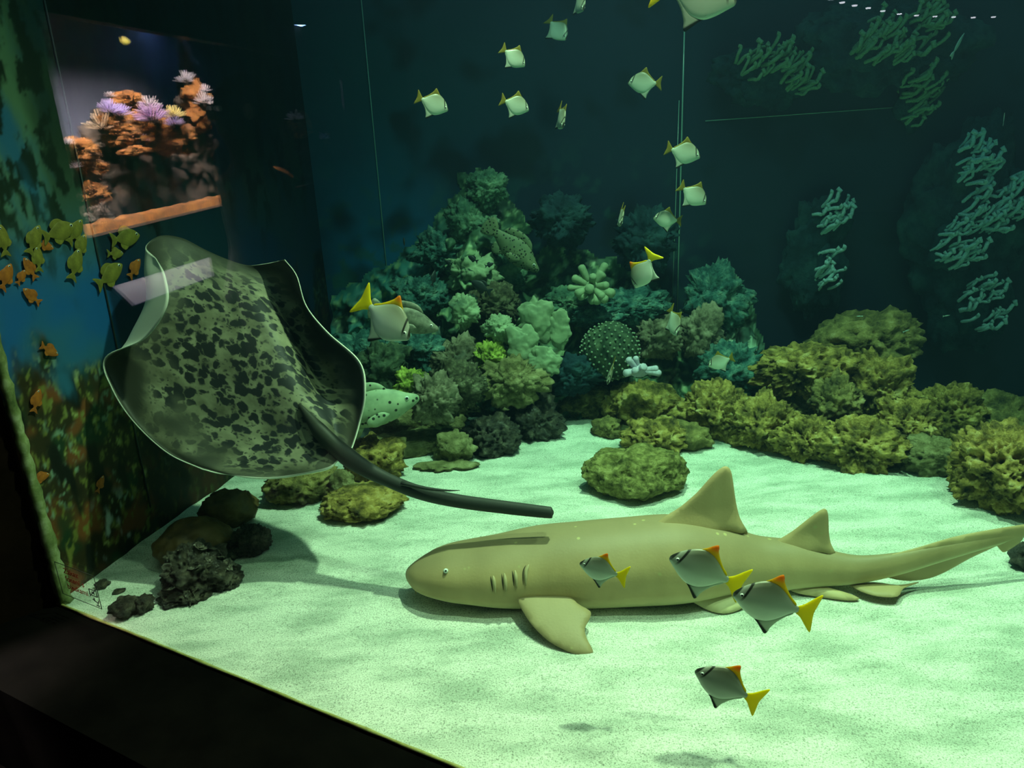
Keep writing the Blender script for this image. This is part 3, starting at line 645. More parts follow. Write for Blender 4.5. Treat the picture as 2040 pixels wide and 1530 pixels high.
# ------------------------------------------------------------------ nurse shark
from mathutils.bvhtree import BVHTree
def build_shark():
    #     cx, top, bottom, width factor, lift of the belly above the sand
    st = [(823, 1128, 1152, 1.2, .050), (832, 1116, 1166, 1.3, .040), (856, 1101, 1182, 1.35, .030), (895, 1086, 1192, 1.35, .022),
          (950, 1075, 1199, 1.3, .014), (1010, 1064, 1205, 1.25, .008), (1080, 1049, 1207, 1.15, .0), (1160, 1041, 1207, 1.1, 0), (1250, 1033, 1204, 1.05, 0),
          (1340, 1027, 1200, 1.0, 0), (1420, 1040, 1191, .95, 0), (1500, 1066, 1182, .9, 0), (1570, 1075, 1176, .85, .004), (1640, 1093, 1170, .8, .012), (1710, 1106, 1163, .7, .026),
          (1790, 1100, 1146, .55, .05), (1870, 1085, 1122, .45, .075), (1950, 1070, 1098, .4, .10), (2030, 1056, 1074, .4, .125), (2070, 1050, 1058, .4, .14)]
    C, Rz, Ry = [], [], []
    for cx, tp, bt, wf, lift in st:
        z = .1
        for _ in range(8):
            P = onz(cx, (tp+bt)/2, z); r = (bt-tp)/2*depth(P)/F/(.85+.15*wf); z = r*.93+lift
        C.append(P); Rz.append(r); Ry.append(r*wf)
    K = 6
    X = cr(np.column_stack([np.array(C), Rz, Ry]), K); C, Rz, Ry = X[:, :3], X[:, 3], X[:, 4]
    n, S = len(C), 28
    T = np.gradient(C, axis=0); T /= np.linalg.norm(T, axis=1)[:, None]
    T[0] = T[6]
    V, tone = [], []
    for i in range(n):
        a = np.cross(T[i], [0, 0, 1]); a /= np.linalg.norm(a); b = np.cross(a, T[i])
        for k in range(S):
            t = 2*math.pi*k/S; cx_, sz = math.cos(t), math.sin(t)
            sz2 = sz if sz > 0 else -abs(sz)**.8*.95
            V.append(C[i]+a*Ry[i]*np.sign(cx_)*abs(cx_)**.9+b*Rz[i]*sz2); tone.append(.5+.5*float(smooth(-.2, -.8, sz))-.5*float(smooth(.35, 1.0, sz)))
    Fc = [(i*S+k, i*S+(k+1) % S, (i+1)*S+(k+1) % S, (i+1)*S+k) for i in range(n-1) for k in range(S)]
    tip = C[0]-T[0]*Rz[0]*.8
    V.append(tip); tone.append(.4); Fc += [(len(V)-1, (k+1) % S, k) for k in range(S)]
    V.append(C[-1]+T[-1]*.01); tone.append(.4); Fc += [(len(V)-1, (n-1)*S+k, (n-1)*S+(k+1) % S) for k in range(S)]
    bvh = BVHTree.FromPolygons([Vector(v) for v in V], Fc)
    def upright_plane(i):
        nn = np.cross(T[i], [0, 0, 1]); return C[i], nn/np.linalg.norm(nn)
    def add(v, f, tn):
        nonlocal V, Fc, tone
        o = len(V); V += [np.array(q) for q in v]; Fc += [tuple(j+o for j in q) for q in f]; tone += list(tn)
    def fin_up(outline, p0, nn, thick, step=.011, basez=None):
        P3 = np.array([onplane(x, y, p0, nn) for x, y in cr(np.array(outline+[outline[0]], float), 3)[:-1]])
        ax = np.cross(nn, [0, 0, 1]); ax /= np.linalg.norm(ax)
        q = np.column_stack([(P3-p0)@ax, P3[:, 2]-p0[2]])
        pts, h, tr = pillow(q, step, thick, .0012)
        if basez is not None:
            zl = pts[:, 1]+p0[2]; h = h*(1+2.2*smooth(basez+.06, basez-.02, zl))
        v, f = solid_from(p0+pts[:, :1]*ax+pts[:, 1:2]*np.array([0, 0, 1]), np.tile(nn, (len(pts), 1)), h, tr)
        add(v, f, [.45]*len(v))
    i1 = int(np.argmin([abs(project(c[None])[0][0]-1400) for c in C])); i2 = int(np.argmin([abs(project(c[None])[0][0]-1600) for c in C])); i3 = int(np.argmin([abs(project(c[None])[0][0]-1880) for c in C]))
    p0, nn = upright_plane(i1)
    fin_up([(1300, 1048), (1330, 1026), (1358, 1008), (1388, 982), (1415, 952), (1432, 936), (1446, 929), (1456, 938), (1461, 965), (1466, 1000), (1474, 1032), (1489, 1061), (1468, 1063), (1440, 1062), (1420, 1090), (1330, 1080)], p0, nn, .008, basez=C[i1][2]+Rz[i1]*.9)
    p0, nn = upright_plane(i2)
    fin_up([(1535, 1085), (1575, 1061), (1606, 1037), (1632, 1018), (1645, 1014), (1650, 1028), (1651, 1058), (1655, 1082), (1664, 1104), (1640, 1104), (1628, 1103), (1615, 1118), (1560, 1108)], p0, nn, .006, basez=C[i2][2]+Rz[i2]*.9)
    p0, nn = upright_plane(i3)
    fin_up([(1735, 1118), (1780, 1104), (1835, 1089), (1900, 1070), (1970, 1056), (2040, 1045), (2090, 1038), (2100, 1046), (2070, 1060), (2042, 1068), (2032, 1080), (2003, 1099), (1994, 1097), (1986, 1088), (1975, 1092), (1930, 1113), (1885, 1138), (1850, 1152), (1810, 1157), (1775, 1152), (1745, 1140)], p0, nn, .005)
    # pectoral, pelvic and anal fins: nearly level blades
    def fin_flat(outline, zf, thick, step=.012, tn=.5):
        P3 = np.array([onz(x, y, zf(x, y)) for x, y in cr(np.array(outline+[outline[0]], float), 3)[:-1]])
        c = P3.mean(0); u, s_, vt = np.linalg.svd(P3-c); ax, ay, nz = vt
        if nz[2] < 0: nz = -nz
        q = np.column_stack([(P3-c)@ax, (P3-c)@ay]); pts, h, tr = pillow(q, step, thick, .0012)
        # height from the px rule, by nearest outline points
        P = c+pts[:, :1]*ax+pts[:, 1:2]*ay
        res = (P3-c)@nz
        wts = 1/(((pts[:, None, :]-q[None])**2).sum(2)+1e-5); dz = (wts*res[None]).sum(1)/wts.sum(1)
        v, f = solid_from(P+dz[:, None]*nz, np.tile(nz, (len(pts), 1)), h, tr); add(v, f, [tn]*len(v))
    fin_flat([(1028, 1190), (1036, 1165), (1062, 1142), (1100, 1146), (1128, 1176), (1150, 1202), (1176, 1218), (1174, 1234), (1165, 1252), (1169, 1272), (1181, 1295), (1178, 1305), (1158, 1306), (1130, 1297), (1092, 1276), (1060, 1245), (1040, 1215)],
             lambda x, y: .084*max(0., min(1., (1306-y)/140))**.9+.010, .010, tn=.15)
    fin_flat([(1352, 1182), (1385, 1176), (1440, 1180), (1482, 1192), (1486, 1204), (1470, 1216), (1440, 1222), (1405, 1213)], lambda x, y: .03*float(smooth(1222, 1178, y))+.006, .008, tn=.9)
    fin_flat([(1560, 1168), (1620, 1166), (1670, 1176), (1712, 1192), (1690, 1196), (1640, 1190), (1590, 1182)], lambda x, y: .02*float(smooth(1195, 1165, y))+.006, .005, tn=.6)
    fin_flat([(1690, 1164), (1740, 1160), (1790, 1166), (1830, 1160), (1800, 1172), (1788, 1188), (1750, 1188), (1715, 1178)], lambda x, y: .025, .005, tn=.3)
    root = empty('nurse_shark', C[len(C)//2]*np.array([1, 1, 0]))
    tag(root, 'tan nurse shark resting on the sand with two upright back fins', 'shark')
    off = np.array(root.location)
    body = mesh_obj('body', np.array(V)-off, Fc, MAT['shark'], root)
    a = body.data.attributes.new('tone', 'FLOAT', 'POINT'); a.data.foreach_set('value', np.array(tone, np.float32))
    def hit(px, py):
        r = bvh.ray_cast(Vector(CAM), Vector(ray(px, py)).normalized()); return r
    # eye
    h = hit(889, 1138)
    e = mesh_obj('eye', *[x for x in [ico(3)[0]*.0068, ico(3)[1]]], MAT['eye_white'], root); e.location = h[0]-Vector(off)-h[1]*.003
    pu = mesh_obj('pupil', ico(2)[0]*.0034, ico(2)[1], MAT['eye_black'], e); pu.location = (Vector(CAM)-h[0]).normalized()*.0045
    # gill slits with their pale raised rear edge
    for pts in ([(977, 1147), (979, 1160), (982, 1180)], [(999, 1142), (1001, 1158), (1003, 1177)], [(1020, 1136), (1022, 1150), (1024, 1170)], [(1048, 1125), (1042, 1140), (1042, 1166)]):
        P = [hit(x, y) for x, y in cr(np.array(pts, float), 5)]
        q = [p[0]-Vector(off)+p[1]*.0005 for p in P if p[0] is not None]
        sl = mesh_obj('gill_slit', *tube(q, [.0004+.0017*math.sin(math.pi*(i+.3)/(len(q)-.4)) for i in range(len(q))], 6), MAT['slit'], root)
        P = [hit(x+6, y) for x, y in cr(np.array(pts, float), 5)]
        q = [p[0]-Vector(off)-p[1]*.003 for p in P if p[0] is not None]
        mesh_obj('gill_ridge', *tube(q, [.001+.0045*math.sin(math.pi*(i+.3)/(len(q)-.4)) for i in range(len(q))], 6), MAT['slit_pale'], sl)
    # barbels
    for dx in (0, -9):
        a, b = at(833+dx, 1160, depth(C[1])-.012), at(838+dx, 1184, depth(C[1])-.02)
        mesh_obj('barbel', *tube([a-off, (a+b)/2-off+np.array([0, 0, .001]), b-off], [.0032, .0026, .0012], 6), MAT['slit_pale'], root)
    return root
build_shark()

# ------------------------------------------------------------------ blotched stingray, banking with its back to the pane
def build_ray():
    D0 = 2.36
    rows = [  # from the snout (far, raised) to the root of the tail; columns from one wing edge to the other: px, py, metres nearer
        [(312, 515, .13), (292, 492, .06), (318, 470, -.02), (362, 474, -.08), (410, 498, -.10), (452, 516, -.10), (492, 528, -.09), (530, 526, -.05), (566, 517, .03)],
        [(331, 552, .15), (289, 540, .08), (325, 522, -.01), (375, 525, -.06), (430, 545, -.06), (482, 555, -.06), (530, 556, -.08), (565, 545, -.06), (590, 550, .05)],
        [(334, 610, .16), (292, 600, .09), (322, 598, .01), (380, 596, -.02), (450, 606, -.01), (520, 615, .0), (568, 612, -.08), (594, 596, -.07), (609, 610, .05)],
        [(288, 676, .11), (258, 673, .06), (285, 688, .02), (358, 690, .01), (450, 688, .03), (555, 692, .04), (602, 680, -.08), (632, 664, -.06), (652, 663, .06)],
        [(209, 712, .04), (228, 735, .02), (282, 758, .02), (362, 770, .02), (470, 775, .04), (590, 775, .06), (640, 762, -.05), (690, 732, -.02), (716, 722, .07)],
        [(221, 770, .03), (252, 800, .02), (312, 822, .03), (392, 842, .03), (500, 846, .04), (622, 832, .06), (664, 812, .0), (705, 792, .02), (727, 785, .07)],
        [(262, 835, .03), (296, 862, .03), (352, 882, .04), (432, 892, .04), (532, 892, .05), (644, 874, .06), (672, 862, .03), (702, 846, .03), (716, 843, .05)],
        [(330, 899, .04), (362, 915, .04), (402, 923, .05), (472, 927, .05), (562, 920, .06), (655, 900, .06), (676, 892, .05), (692, 884, .04), (703, 888, .05)],
        [(402, 934, .05), (442, 944, .05), (484, 950, .06), (542, 953, .06), (600, 946, .06), (652, 934, .07), (672, 918, .06), (686, 904, .05), (699, 893, .05)]]
    Rw = np.array(rows, float)
    fr = np.linspace(0, 1, len(Rw))
    G = np.zeros((len(Rw), 9, 3))
    for i in range(len(Rw)):
        for j in range(9):
            x, y, d = Rw[i, j]
            G[i, j] = at(x, y, D0+.10*(1-fr[i])-.03*fr[i]-d)
    k = 8
    A = np.stack([cr(G[:, j], k) for j in range(9)], 1)
    S = np.stack([cr(A[i], k) for i in range(len(A))], 0)        # fine grid
    n, m = S.shape[:2]
    du = np.gradient(S, axis=0); dv = np.gradient(S, axis=1); Nn = np.cross(dv, du); Nn /= np.linalg.norm(Nn, axis=2)[..., None]+1e-9
    mid = Nn[n//2, m//2]
    if np.dot(mid, CAM-S[n//2, m//2]) < 0: Nn = -Nn
    jj = np.arange(m)/(m-1)*8; ii = np.arange(n)/(n-1)
    J, I = np.meshgrid(jj, ii)
    edge = np.minimum(np.minimum(J, 8-J)/4, np.minimum(I, 1-I)*4)
    th = .003+.075*np.exp(-((J-4.6)/1.5)**2)*smooth(0, .3, I)*smooth(1.05, .7, I)
    top = S+Nn*(.25*th*np.exp(-((J-5)/.7)**2)*0)[..., None]; bot = S-Nn*th[..., None]
    V = np.concatenate([top.reshape(-1, 3), bot.reshape(-1, 3)])
    q = n*m; Fc = []
    for i in range(n-1):
        for j in range(m-1):
            a, b, c, d = i*m+j, i*m+j+1, (i+1)*m+j+1, (i+1)*m+j
            Fc += [(a, d, c, b), (a+q, b+q, c+q, d+q)]
    ring = [j for j in range(m)]+[i*m+m-1 for i in range(1, n)]+[(n-1)*m+j for j in range(m-2, -1, -1)]+[i*m for i in range(n-2, 0, -1)]
    for a, b in zip(ring, ring[1:]+ring[:1]): Fc.append((a, b, b+q, a+q))
    # body-plane coordinates in metres for the blotches, zone = (blotched, white, dark)
    base = np.linalg.norm(np.diff(S, axis=1), axis=2); su = np.concatenate([np.zeros((n, 1)), np.cumsum(base, 1)], 1); su -= su[:, m*5//8][:, None]
    sv_ = np.concatenate([np.zeros((1, m)), np.cumsum(np.linalg.norm(np.diff(S, axis=0), axis=2), 0)], 0)
    skin = np.stack([su+1, sv_+1, 0*su], 2)
    wob = fbm(np.stack([su.ravel()*7, sv_.ravel()*7, 0*su.ravel()], 1), 3).reshape(n, m)
    spot_ = smooth(1.3, 3.0, J+wob*1.2)*smooth(7.4, 5.9, J+wob*.5)*smooth(-.02, .2, I+.05*wob)*smooth(1.05, .86, I+.06*wob)  # plain dark margins, with the shade of the curled right wing put in
    rim = smooth(.16, .05, np.minimum(J, 8-J)*1.)*smooth(.2, .35, I)+smooth(.012, .004, 1-I)
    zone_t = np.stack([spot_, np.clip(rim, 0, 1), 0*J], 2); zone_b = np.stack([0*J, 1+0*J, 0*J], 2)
    # tail: tapering whip from the back of the disc
    tp = cr(np.array([at(*p) for p in [(596, 806, D0-.045), (640, 862, D0-.075), (684, 903, D0-.085), (722, 930, D0-.10), (768, 954, D0-.12), (832, 980, D0-.15), (905, 997, D0-.18), (1000, 1010, D0-.215), (1085, 1020, D0-.245), (1103, 1021, D0-.25)]]), 6)
    u = np.linspace(0, 1, len(tp))
    rad = np.interp(u, [0, .1, .25, .45, .6, .8, .96, 1], [.006, .026, .030, .021, .021, .019, .016, .004])
    tv, tf = tube(tp, rad, 14, True, flat=(.8, 1.0))
    o = len(V); V = np.concatenate([V, np.array([tuple(x) for x in tv])]); Fc += [tuple(a+o for a in f_) for f_ in tf]
    cen = S[n//2, m//2]
    root = empty('stingray', cen)
    tag(root, 'large dark-blotched stingray banking above the sand with a long dark tail', 'stingray')
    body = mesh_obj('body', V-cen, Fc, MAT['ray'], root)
    nt_ = len(tv)
    tz = np.zeros((nt_, 3)); tz[:, 2] = np.repeat(np.interp(u, [0, .2, .4, 1], [.0, .45, .9, 1]), 14)
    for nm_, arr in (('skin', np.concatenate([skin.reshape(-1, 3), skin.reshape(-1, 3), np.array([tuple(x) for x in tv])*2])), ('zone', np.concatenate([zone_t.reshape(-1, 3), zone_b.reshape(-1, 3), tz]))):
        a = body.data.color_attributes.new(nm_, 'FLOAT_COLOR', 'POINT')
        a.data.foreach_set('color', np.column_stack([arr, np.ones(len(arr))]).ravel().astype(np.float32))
    # sting lying along the tail, with its free point
    b = [at(*p)-cen for p in [(800, 962, D0-.16), (850, 973, D0-.185), (890, 977, D0-.20), (916, 977, D0-.21)]]
    mesh_obj('tail_sting', *tube(cr(np.array(b), 4), np.linspace(.007, .0008, 13), 6), MAT['ray_tail'], root)
    return root
build_ray()

# ------------------------------------------------------------------ fish
def loft_body(st, S=16, k=4):
    X = cr(np.array(st, float), k); V, Fc = [], []
    for x, t, b, wd in X:
        cz, h = (t+b)/2, max((t-b)/2, .002)
        for q in range(S):
            a = 2*math.pi*q/S; V.append((x, wd*math.cos(a)*(1-.25*abs(math.sin(a))), cz+h*math.sin(a)))
    n = len(X)
    Fc = [(i*S+q, (i+1)*S+q, (i+1)*S+(q+1) % S, i*S+(q+1) % S) for i in range(n-1) for q in range(S)]
    Fc += [tuple(range(S)), tuple((n-1)*S+q for q in range(S))[::-1]]
    return V, Fc
def fin_mesh(outline, step=.035, thick=.012):
    O = cr(np.array(outline+[outline[0]], float), 3)[:-1]
    pts, h, tr = pillow(O, step, thick, .004)
    P = np.column_stack([pts[:, 0], 0*h, pts[:, 1]])
    return solid_from(P, np.tile([0., 1., 0.], (len(P), 1)), h, tr)
def make_fish(kind, body, fins, bm, eye=(.38, .06, .034), eye_w=.05):
    root = empty(kind)
    mesh_obj('body', *loft_body(body), bm, root)
    for nm_, outl, mt in fins: mesh_obj(nm_, *fin_mesh(outl), mt, root)
    if eye:
        for s in (-1, 1):
            e = mesh_obj('eye', ico(2)[0]*eye[2]*np.array([1, .45, 1]), ico(2)[1], MAT['eye_white'], root); e.location = (eye[0], s*eye_w, eye[1])
            p = mesh_obj('pupil', ico(2)[0]*eye[2]*np.array([.62, .4, .62]), ico(2)[1], MAT['eye_black'], e); p.location = (0, s*eye[2]*.3, 0)
    return root
MOONY = dict(body=[(.50, .035, -.005, .006), (.485, .07, -.035, .024), (.44, .125, -.075, .045), (.36, .205, -.145, .064), (.25, .29, -.235, .08), (.12, .355, -.31, .085), (0, .38, -.335, .08), (-.12, .345, -.315, .07), (-.24, .255, -.24, .055), (-.34, .155, -.15, .04), (-.43, .08, -.08, .026), (-.50, .055, -.055, .017)],
             fins=lambda: [('dorsal_fin', [(.12, .34), (.02, .415), (-.06, .49), (-.12, .53), (-.15, .49), (-.17, .42), (-.24, .31), (-.34, .19), (-.44, .10), (-.43, .05), (-.3, .14), (-.15, .27), (0, .33)], MAT['fin_dorsal']),
                           ('anal_fin', [(.12, -.29), (.02, -.38), (-.06, -.47), (-.13, -.54), (-.17, -.5), (-.19, -.41), (-.26, -.28), (-.36, -.16), (-.44, -.095), (-.43, -.05), (-.3, -.13), (-.15, -.25), (0, -.30)], MAT['fin_anal']),
                           ('tail_fin', [(-.46, .05), (-.56, .12), (-.68, .26), (-.77, .34), (-.755, .18), (-.73, .0), (-.755, -.18), (-.77, -.34), (-.68, -.26), (-.56, -.12), (-.46, -.05)], MAT['fin_yellow'])])
def place_fish(o, cx, cy, t, length, th, yaw=0, roll=0, upref=None):
    th, yaw = math.radians(th), math.radians(yaw)
    fw = math.cos(yaw)*(math.cos(th)*CR+math.sin(th)*CU)+math.sin(yaw)*CF
    up = np.array(upref if upref is not None else [0, 0, 1.]); up = up-np.dot(up, fw)*fw; up /= np.linalg.norm(up)
    sd = np.cross(up, fw)
    if roll:
        c, s = math.cos(math.radians(roll)), math.sin(math.radians(roll)); up, sd = c*up+s*sd, c*sd-s*up
    m = Matrix(((fw[0], sd[0], up[0]), (fw[1], sd[1], up[1]), (fw[2], sd[2], up[2])))
    P = at(cx, cy, t)
    o.location = tuple(P); o.rotation_euler = m.to_euler(); o.scale = (length,)*3
moony = make_fish('moony_fish', MOONY['body'], MOONY['fins'](), MAT['fish'])
FISH = [
    # cx, cy, depth, length m, heading deg in view, yaw, roll, label
    (1192, 1134, 1.72, .085, 166, 8, 0, 'small silver fish with orange-tipped fin hovering before the shark pectoral fin'),
    (1392, 1134, 1.62, .128, 160, 4, 0, 'grey-backed silver fish with wide yellow tail passing the shark belly'),
    (1525, 1200, 1.52, .128, 168, 4, 0, 'deep-bellied silver fish with orange and yellow fin below the second dorsal fin of the shark'),
    (1436, 1362, 1.46, .104, 156, 6, 0, 'silver fish with yellow tail swimming alone low over bare sand'),
    (1279, 166, 2.9, .105, 174, 15, 0, 'pale fish facing the seam side alone in the dark upper water'),
    (1325, 437, 2.9, .088, 172, 12, 0, 'bright pale fish right beside the clear joint strip'),
    (1432, 722, 3.0, .085, 200, 12, 0, 'small pale fish with dusky yellow tail before the pale reef pillar'),
    (1366, 306, 2.75, .105, -16, 0, 0, 'plump grey-green fish crossing the clear joint strip'),
    (1384, 391, 2.8, .100, -32, 10, 0, 'grey-green fish nosing downward just beyond the joint strip'),
    (866, 209, 2.55, .095, -16, 25, 0, 'brightest pale fish with tall yellow fin near the backdrop seam'),
    (1026, 117, 2.65, .085, -30, 25, 0, 'dim olive fish above another pale fish in dark water'),
    (1030, 211, 2.65, .090, -14, 22, 0, 'pale fish with yellow fin tip below the dim olive fish'),
    (1118, 237, 2.8, .105, -86, -35, 20, 'dim narrow fish seen head-on in mid water'),
    (1156, 6, 2.8, .105, -80, -35, 20, 'dim fish seen head-on at the water top'),
    (1112, 62, 3.1, .105, -56, -15, 30, 'very dim grey fish nosing down in dark water'),
    (1237, 434, 2.9, .095, -100, -40, 20, 'brown fish seen end-on with a glinting white belly'),
    (1280, 546, 2.5, .105, 245, 30, 0, 'grey fish turning away with bright yellow tail above the finger coral'),
    (1343, 645, 2.9, .110, -84, -30, 20, 'dim green fish seen head-on in front of the joint strip'),
    (1216, 745, 2.9, .095, -110, -30, 20, 'thin greenish fish before the dotted dome coral'),
    (775, 643, 2.15, .150, -40, -12, 18, 'largest grey silver fish with yellow tail diving past the stingray wing'),
    (1402, -8, 1.9, .16, -14, 0, 0, 'large whitish fish swimming close to the pane at the water top'),
]
for i, (cx, cy, t, L, th, yw, rl, lab) in enumerate(FISH):
    o = moony if i == 0 else copy_tree(moony)
    place_fish(o, cx, cy, t, L, th, yw, rl)
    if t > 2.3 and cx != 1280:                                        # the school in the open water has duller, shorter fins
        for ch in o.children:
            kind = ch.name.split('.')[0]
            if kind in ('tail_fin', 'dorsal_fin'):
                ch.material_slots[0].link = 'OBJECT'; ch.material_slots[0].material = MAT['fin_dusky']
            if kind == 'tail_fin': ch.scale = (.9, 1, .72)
    tag(o, lab, 'fish', 'silver moony fish in the tank')
GR_BODY = [(.50, .02, -.02, .01), (.47, .05, -.05, .035), (.38, .09, -.1, .06), (.25, .16, -.16, .085), (.08, .21, -.2, .095), (-.1, .2, -.19, .085), (-.28, .13, -.13, .06), (-.4, .08, -.08, .035), (-.47, .07, -.07, .02)]
def GR_F(m): return [('dorsal_fin', [(.2, .17), (.12, .26), (0, .3), (-.15, .29), (-.3, .24), (-.36, .16), (-.33, .1), (-.1, .17)], m), ('anal_fin', [(-.12, -.17), (-.2, -.27), (-.3, -.27), (-.36, -.18), (-.33, -.1)], m), ('tail_fin', [(-.44, .07), (-.55, .15), (-.64, .17), (-.68, .08), (-.69, 0), (-.68, -.08), (-.64, -.17), (-.55, -.15), (-.44, -.07)], m), ('pectoral_fin', [(.16, -.06), (.08, -.02), (-.06, -.06), (-.09, -.13), (0, -.17), (.1, -.13)], m)]
def set_pect(o):
    for c in o.children:
        if c.name.startswith('pectoral_fin'): c.location = (0, -.1, 0)
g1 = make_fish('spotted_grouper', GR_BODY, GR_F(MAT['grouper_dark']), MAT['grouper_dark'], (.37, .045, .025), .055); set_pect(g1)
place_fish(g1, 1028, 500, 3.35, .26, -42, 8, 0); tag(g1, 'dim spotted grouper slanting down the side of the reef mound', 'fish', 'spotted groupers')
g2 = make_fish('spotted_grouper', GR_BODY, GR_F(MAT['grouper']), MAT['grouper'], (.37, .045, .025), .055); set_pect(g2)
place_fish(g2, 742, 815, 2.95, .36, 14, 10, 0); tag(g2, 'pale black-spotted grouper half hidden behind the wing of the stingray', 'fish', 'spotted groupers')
st_f = make_fish('streaked_fish', GR_BODY, GR_F(MAT['fish_brown']), MAT['fish_brown'], (.37, .045, .025), .055); set_pect(st_f)
place_fish(st_f, 815, 638, 2.55, .20, -18, 5, 0); tag(st_f, 'dim streaked grey fish behind the largest silver fish', 'fish')
DM_BODY = [(.5, .02, -.02, .01), (.42, .1, -.1, .06), (.25, .2, -.2, .1), (0, .26, -.26, .11), (-.22, .18, -.18, .08), (-.4, .07, -.07, .03), (-.45, .06, -.06, .02)]
def DM_F(m): return [('dorsal_fin', [(.2, .2), (.0, .34), (-.2, .33), (-.33, .22), (-.25, .1), (0, .2)], m), ('anal_fin', [(.05, -.22), (-.15, -.34), (-.3, -.22), (-.25, -.1)], m), ('tail_fin', [(-.42, .06), (-.55, .17), (-.68, .22), (-.6, 0), (-.68, -.22), (-.55, -.17), (-.42, -.06)], m)]
dm = make_fish('damselfish', DM_BODY, DM_F(MAT['fish_dark']), MAT['fish_dark'], None)
for i, (cx, cy, t, L, th, lab) in enumerate([(941, 515, 3.3, .042, 150, 'small black damselfish in front of the pale top of the reef mound'), (976, 527, 3.3, .034, 20, 'smaller black damselfish beside the spotted grouper'), (805, 482, 3.3, .04, 95, 'tiny dark fish in the blue water by the backdrop seam'), (956, 570, 3.25, .085, 150, 'long dark damselfish low on the reef mound'), (864, 552, 3.25, .06, 80, 'dark damselfish hiding in a hollow of the cyan reef'), (893, 522, 3.28, .03, 160, 'tiny black damselfish above the cyan reef')]):
    o = dm if i == 0 else copy_tree(dm)
    place_fish(o, cx, cy, t, L, th, 5); tag(o, lab, 'fish', 'dark damselfish around the reef mound')
def wall_t(cx, cy, off):
    P = onplane(cx, cy, GA+WN*off, WN); return depth(P)
an = {c: make_fish('anthias', DM_BODY, DM_F(MAT['anthias_'+c]), MAT['anthias_'+c], (.36, .05, .05), .06) for c in ('yellow', 'orange')}
def place_along_wall(o, cx, cy, L, th):
    """side-on to the mural wall, a few millimetres off it, heading th as drawn in the picture"""
    P = onplane(cx, cy, GA+WN*(.055*L+.004), WN); a0 = np.array(project(P[None])).ravel()
    e1 = np.array(project((P+WD*.01)[None])).ravel()-a0; e2 = np.array(project((P+np.array([0, 0, .01]))[None])).ravel()-a0
    k = np.linalg.solve(np.column_stack([e1, e2]), [math.cos(math.radians(th)), -math.sin(math.radians(th))])
    fw = k[0]*WD+k[1]*np.array([0, 0, 1.]); px_m = .01/np.linalg.norm(fw); fw /= np.linalg.norm(fw)
    up = np.cross(WN, fw); up = up if up[2] > 0 else -up
    sd = np.cross(up, fw)
    L2 = min(L*F/depth(P)*np.linalg.norm(k)*.01, L*1.3)              # same apparent length as before
    o.location = tuple(P); o.rotation_euler = Matrix(((fw[0], sd[0], up[0]), (fw[1], sd[1], up[1]), (fw[2], sd[2], up[2]))).to_euler(); o.scale = (L2, L2*.35, L2)
used = set()
AN = [(6, 475, .075, 100, 'yellow', 'yellow-green fish at the outer edge of the blue mural'), (70, 474, .075, 70, 'yellow', 'upright yellow-green fish on the blue part of the mural'),
      (122, 460, .085, 20, 'yellow', 'large yellow-green fish above the dark mural pinnacle'), (152, 458, .07, 60, 'yellow', 'yellow-green fish with a tilted tail beside the largest mural fish'),
      (93, 490, .042, -20, 'orange', 'orange-yellow fish just left of the mural pinnacle top'), (76, 512, .065, 95, 'yellow', 'slim yellow-green fish below the upright mural fish'),
      (58, 532, .06, 120, 'orange', 'slim orange fish by the mural pinnacle'), (163, 487, .065, 70, 'yellow', 'olive fish right of the mural pinnacle'),
      (254, 473, .085, 10, 'yellow', 'olive-yellow fish under the warm reflected ledge'), (232, 505, .045, 0, 'yellow', 'small olive fish under the warm reflected ledge'),
      (44, 550, .04, 60, 'orange', 'tiny orange-yellow fish in the blue of the mural'), (14, 548, .065, 70, 'orange', 'orange fish at the outer edge of the mural'),
      (61, 588, .055, 140, 'orange', 'orange fish over the pale mural coral'), (152, 522, .085, 75, 'yellow', 'large olive fish in the dark of the mural pinnacle'),
      (222, 545, .09, 40, 'yellow', 'large dusky yellow fish left of the reflected panel'), (270, 532, .06, 60, 'orange', 'dusky orange fish above the reflected panel'),
      (101, 699, .05, -30, 'orange', 'bright orange fish over the brown mural reef'), (74, 795, .06, 75, 'orange', 'red-orange curled fish low on the mural reef'),
      (201, 962, .05, 70, 'orange', 'slim red-orange fish over white mural coral'), (84, 950, .045, 20, 'orange', 'red fish near the glass edge of the mural')]
for cx, cy, L, th, c, lab in AN:
    o = an[c] if c not in used else copy_tree(an[c]); used.add(c)
    place_along_wall(o, cx, cy, L, th)
    tag(o, lab, 'fish', 'small reef fish along the mural wall')
TH_BODY = [(.5, .01, -.01, .006), (.35, .05, -.05, .02), (.1, .085, -.085, .03), (-.15, .08, -.08, .025), (-.3, .04, -.04, .015), (-.38, .025, -.025, .01)]
tf_ = make_fish('slender_fish_and_specks', TH_BODY, [('tail_fin', [(-.34, .03), (-.45, .09), (-.62, .1), (-.56, 0), (-.62, -.1), (-.45, -.09), (-.34, -.03)], MAT['silver_thin'])], MAT['silver_thin'], (.38, .01, .02), .02)
for i, (cx, cy, t, L, th, lab) in enumerate([(1909, 88, 2.75, .095, 60, 'thin silvery fish pointing up beyond the tube corals'), (2000, 236, 2.8, .045, 80, 'tiny silvery fish in dark water high above the rocks'), (1712, 630, 3.0, .022, 180, 'silvery speck standing in for a reflection above the hump-backed rock'), (1806, 659, 3.0, .026, 20, 'silvery speck standing in for a reflection right of the hump-backed rock'), (1886, 629, 3.1, .028, 10, 'silvery speck standing in for a reflection below the tube corals')]):  # the three specks are small white reflections, added with the fish mesh
    o = tf_ if i == 0 else copy_tree(tf_)
    place_fish(o, cx, cy, t, L, th, 5); tag(o, lab, 'fish', 'slender silvery fish')

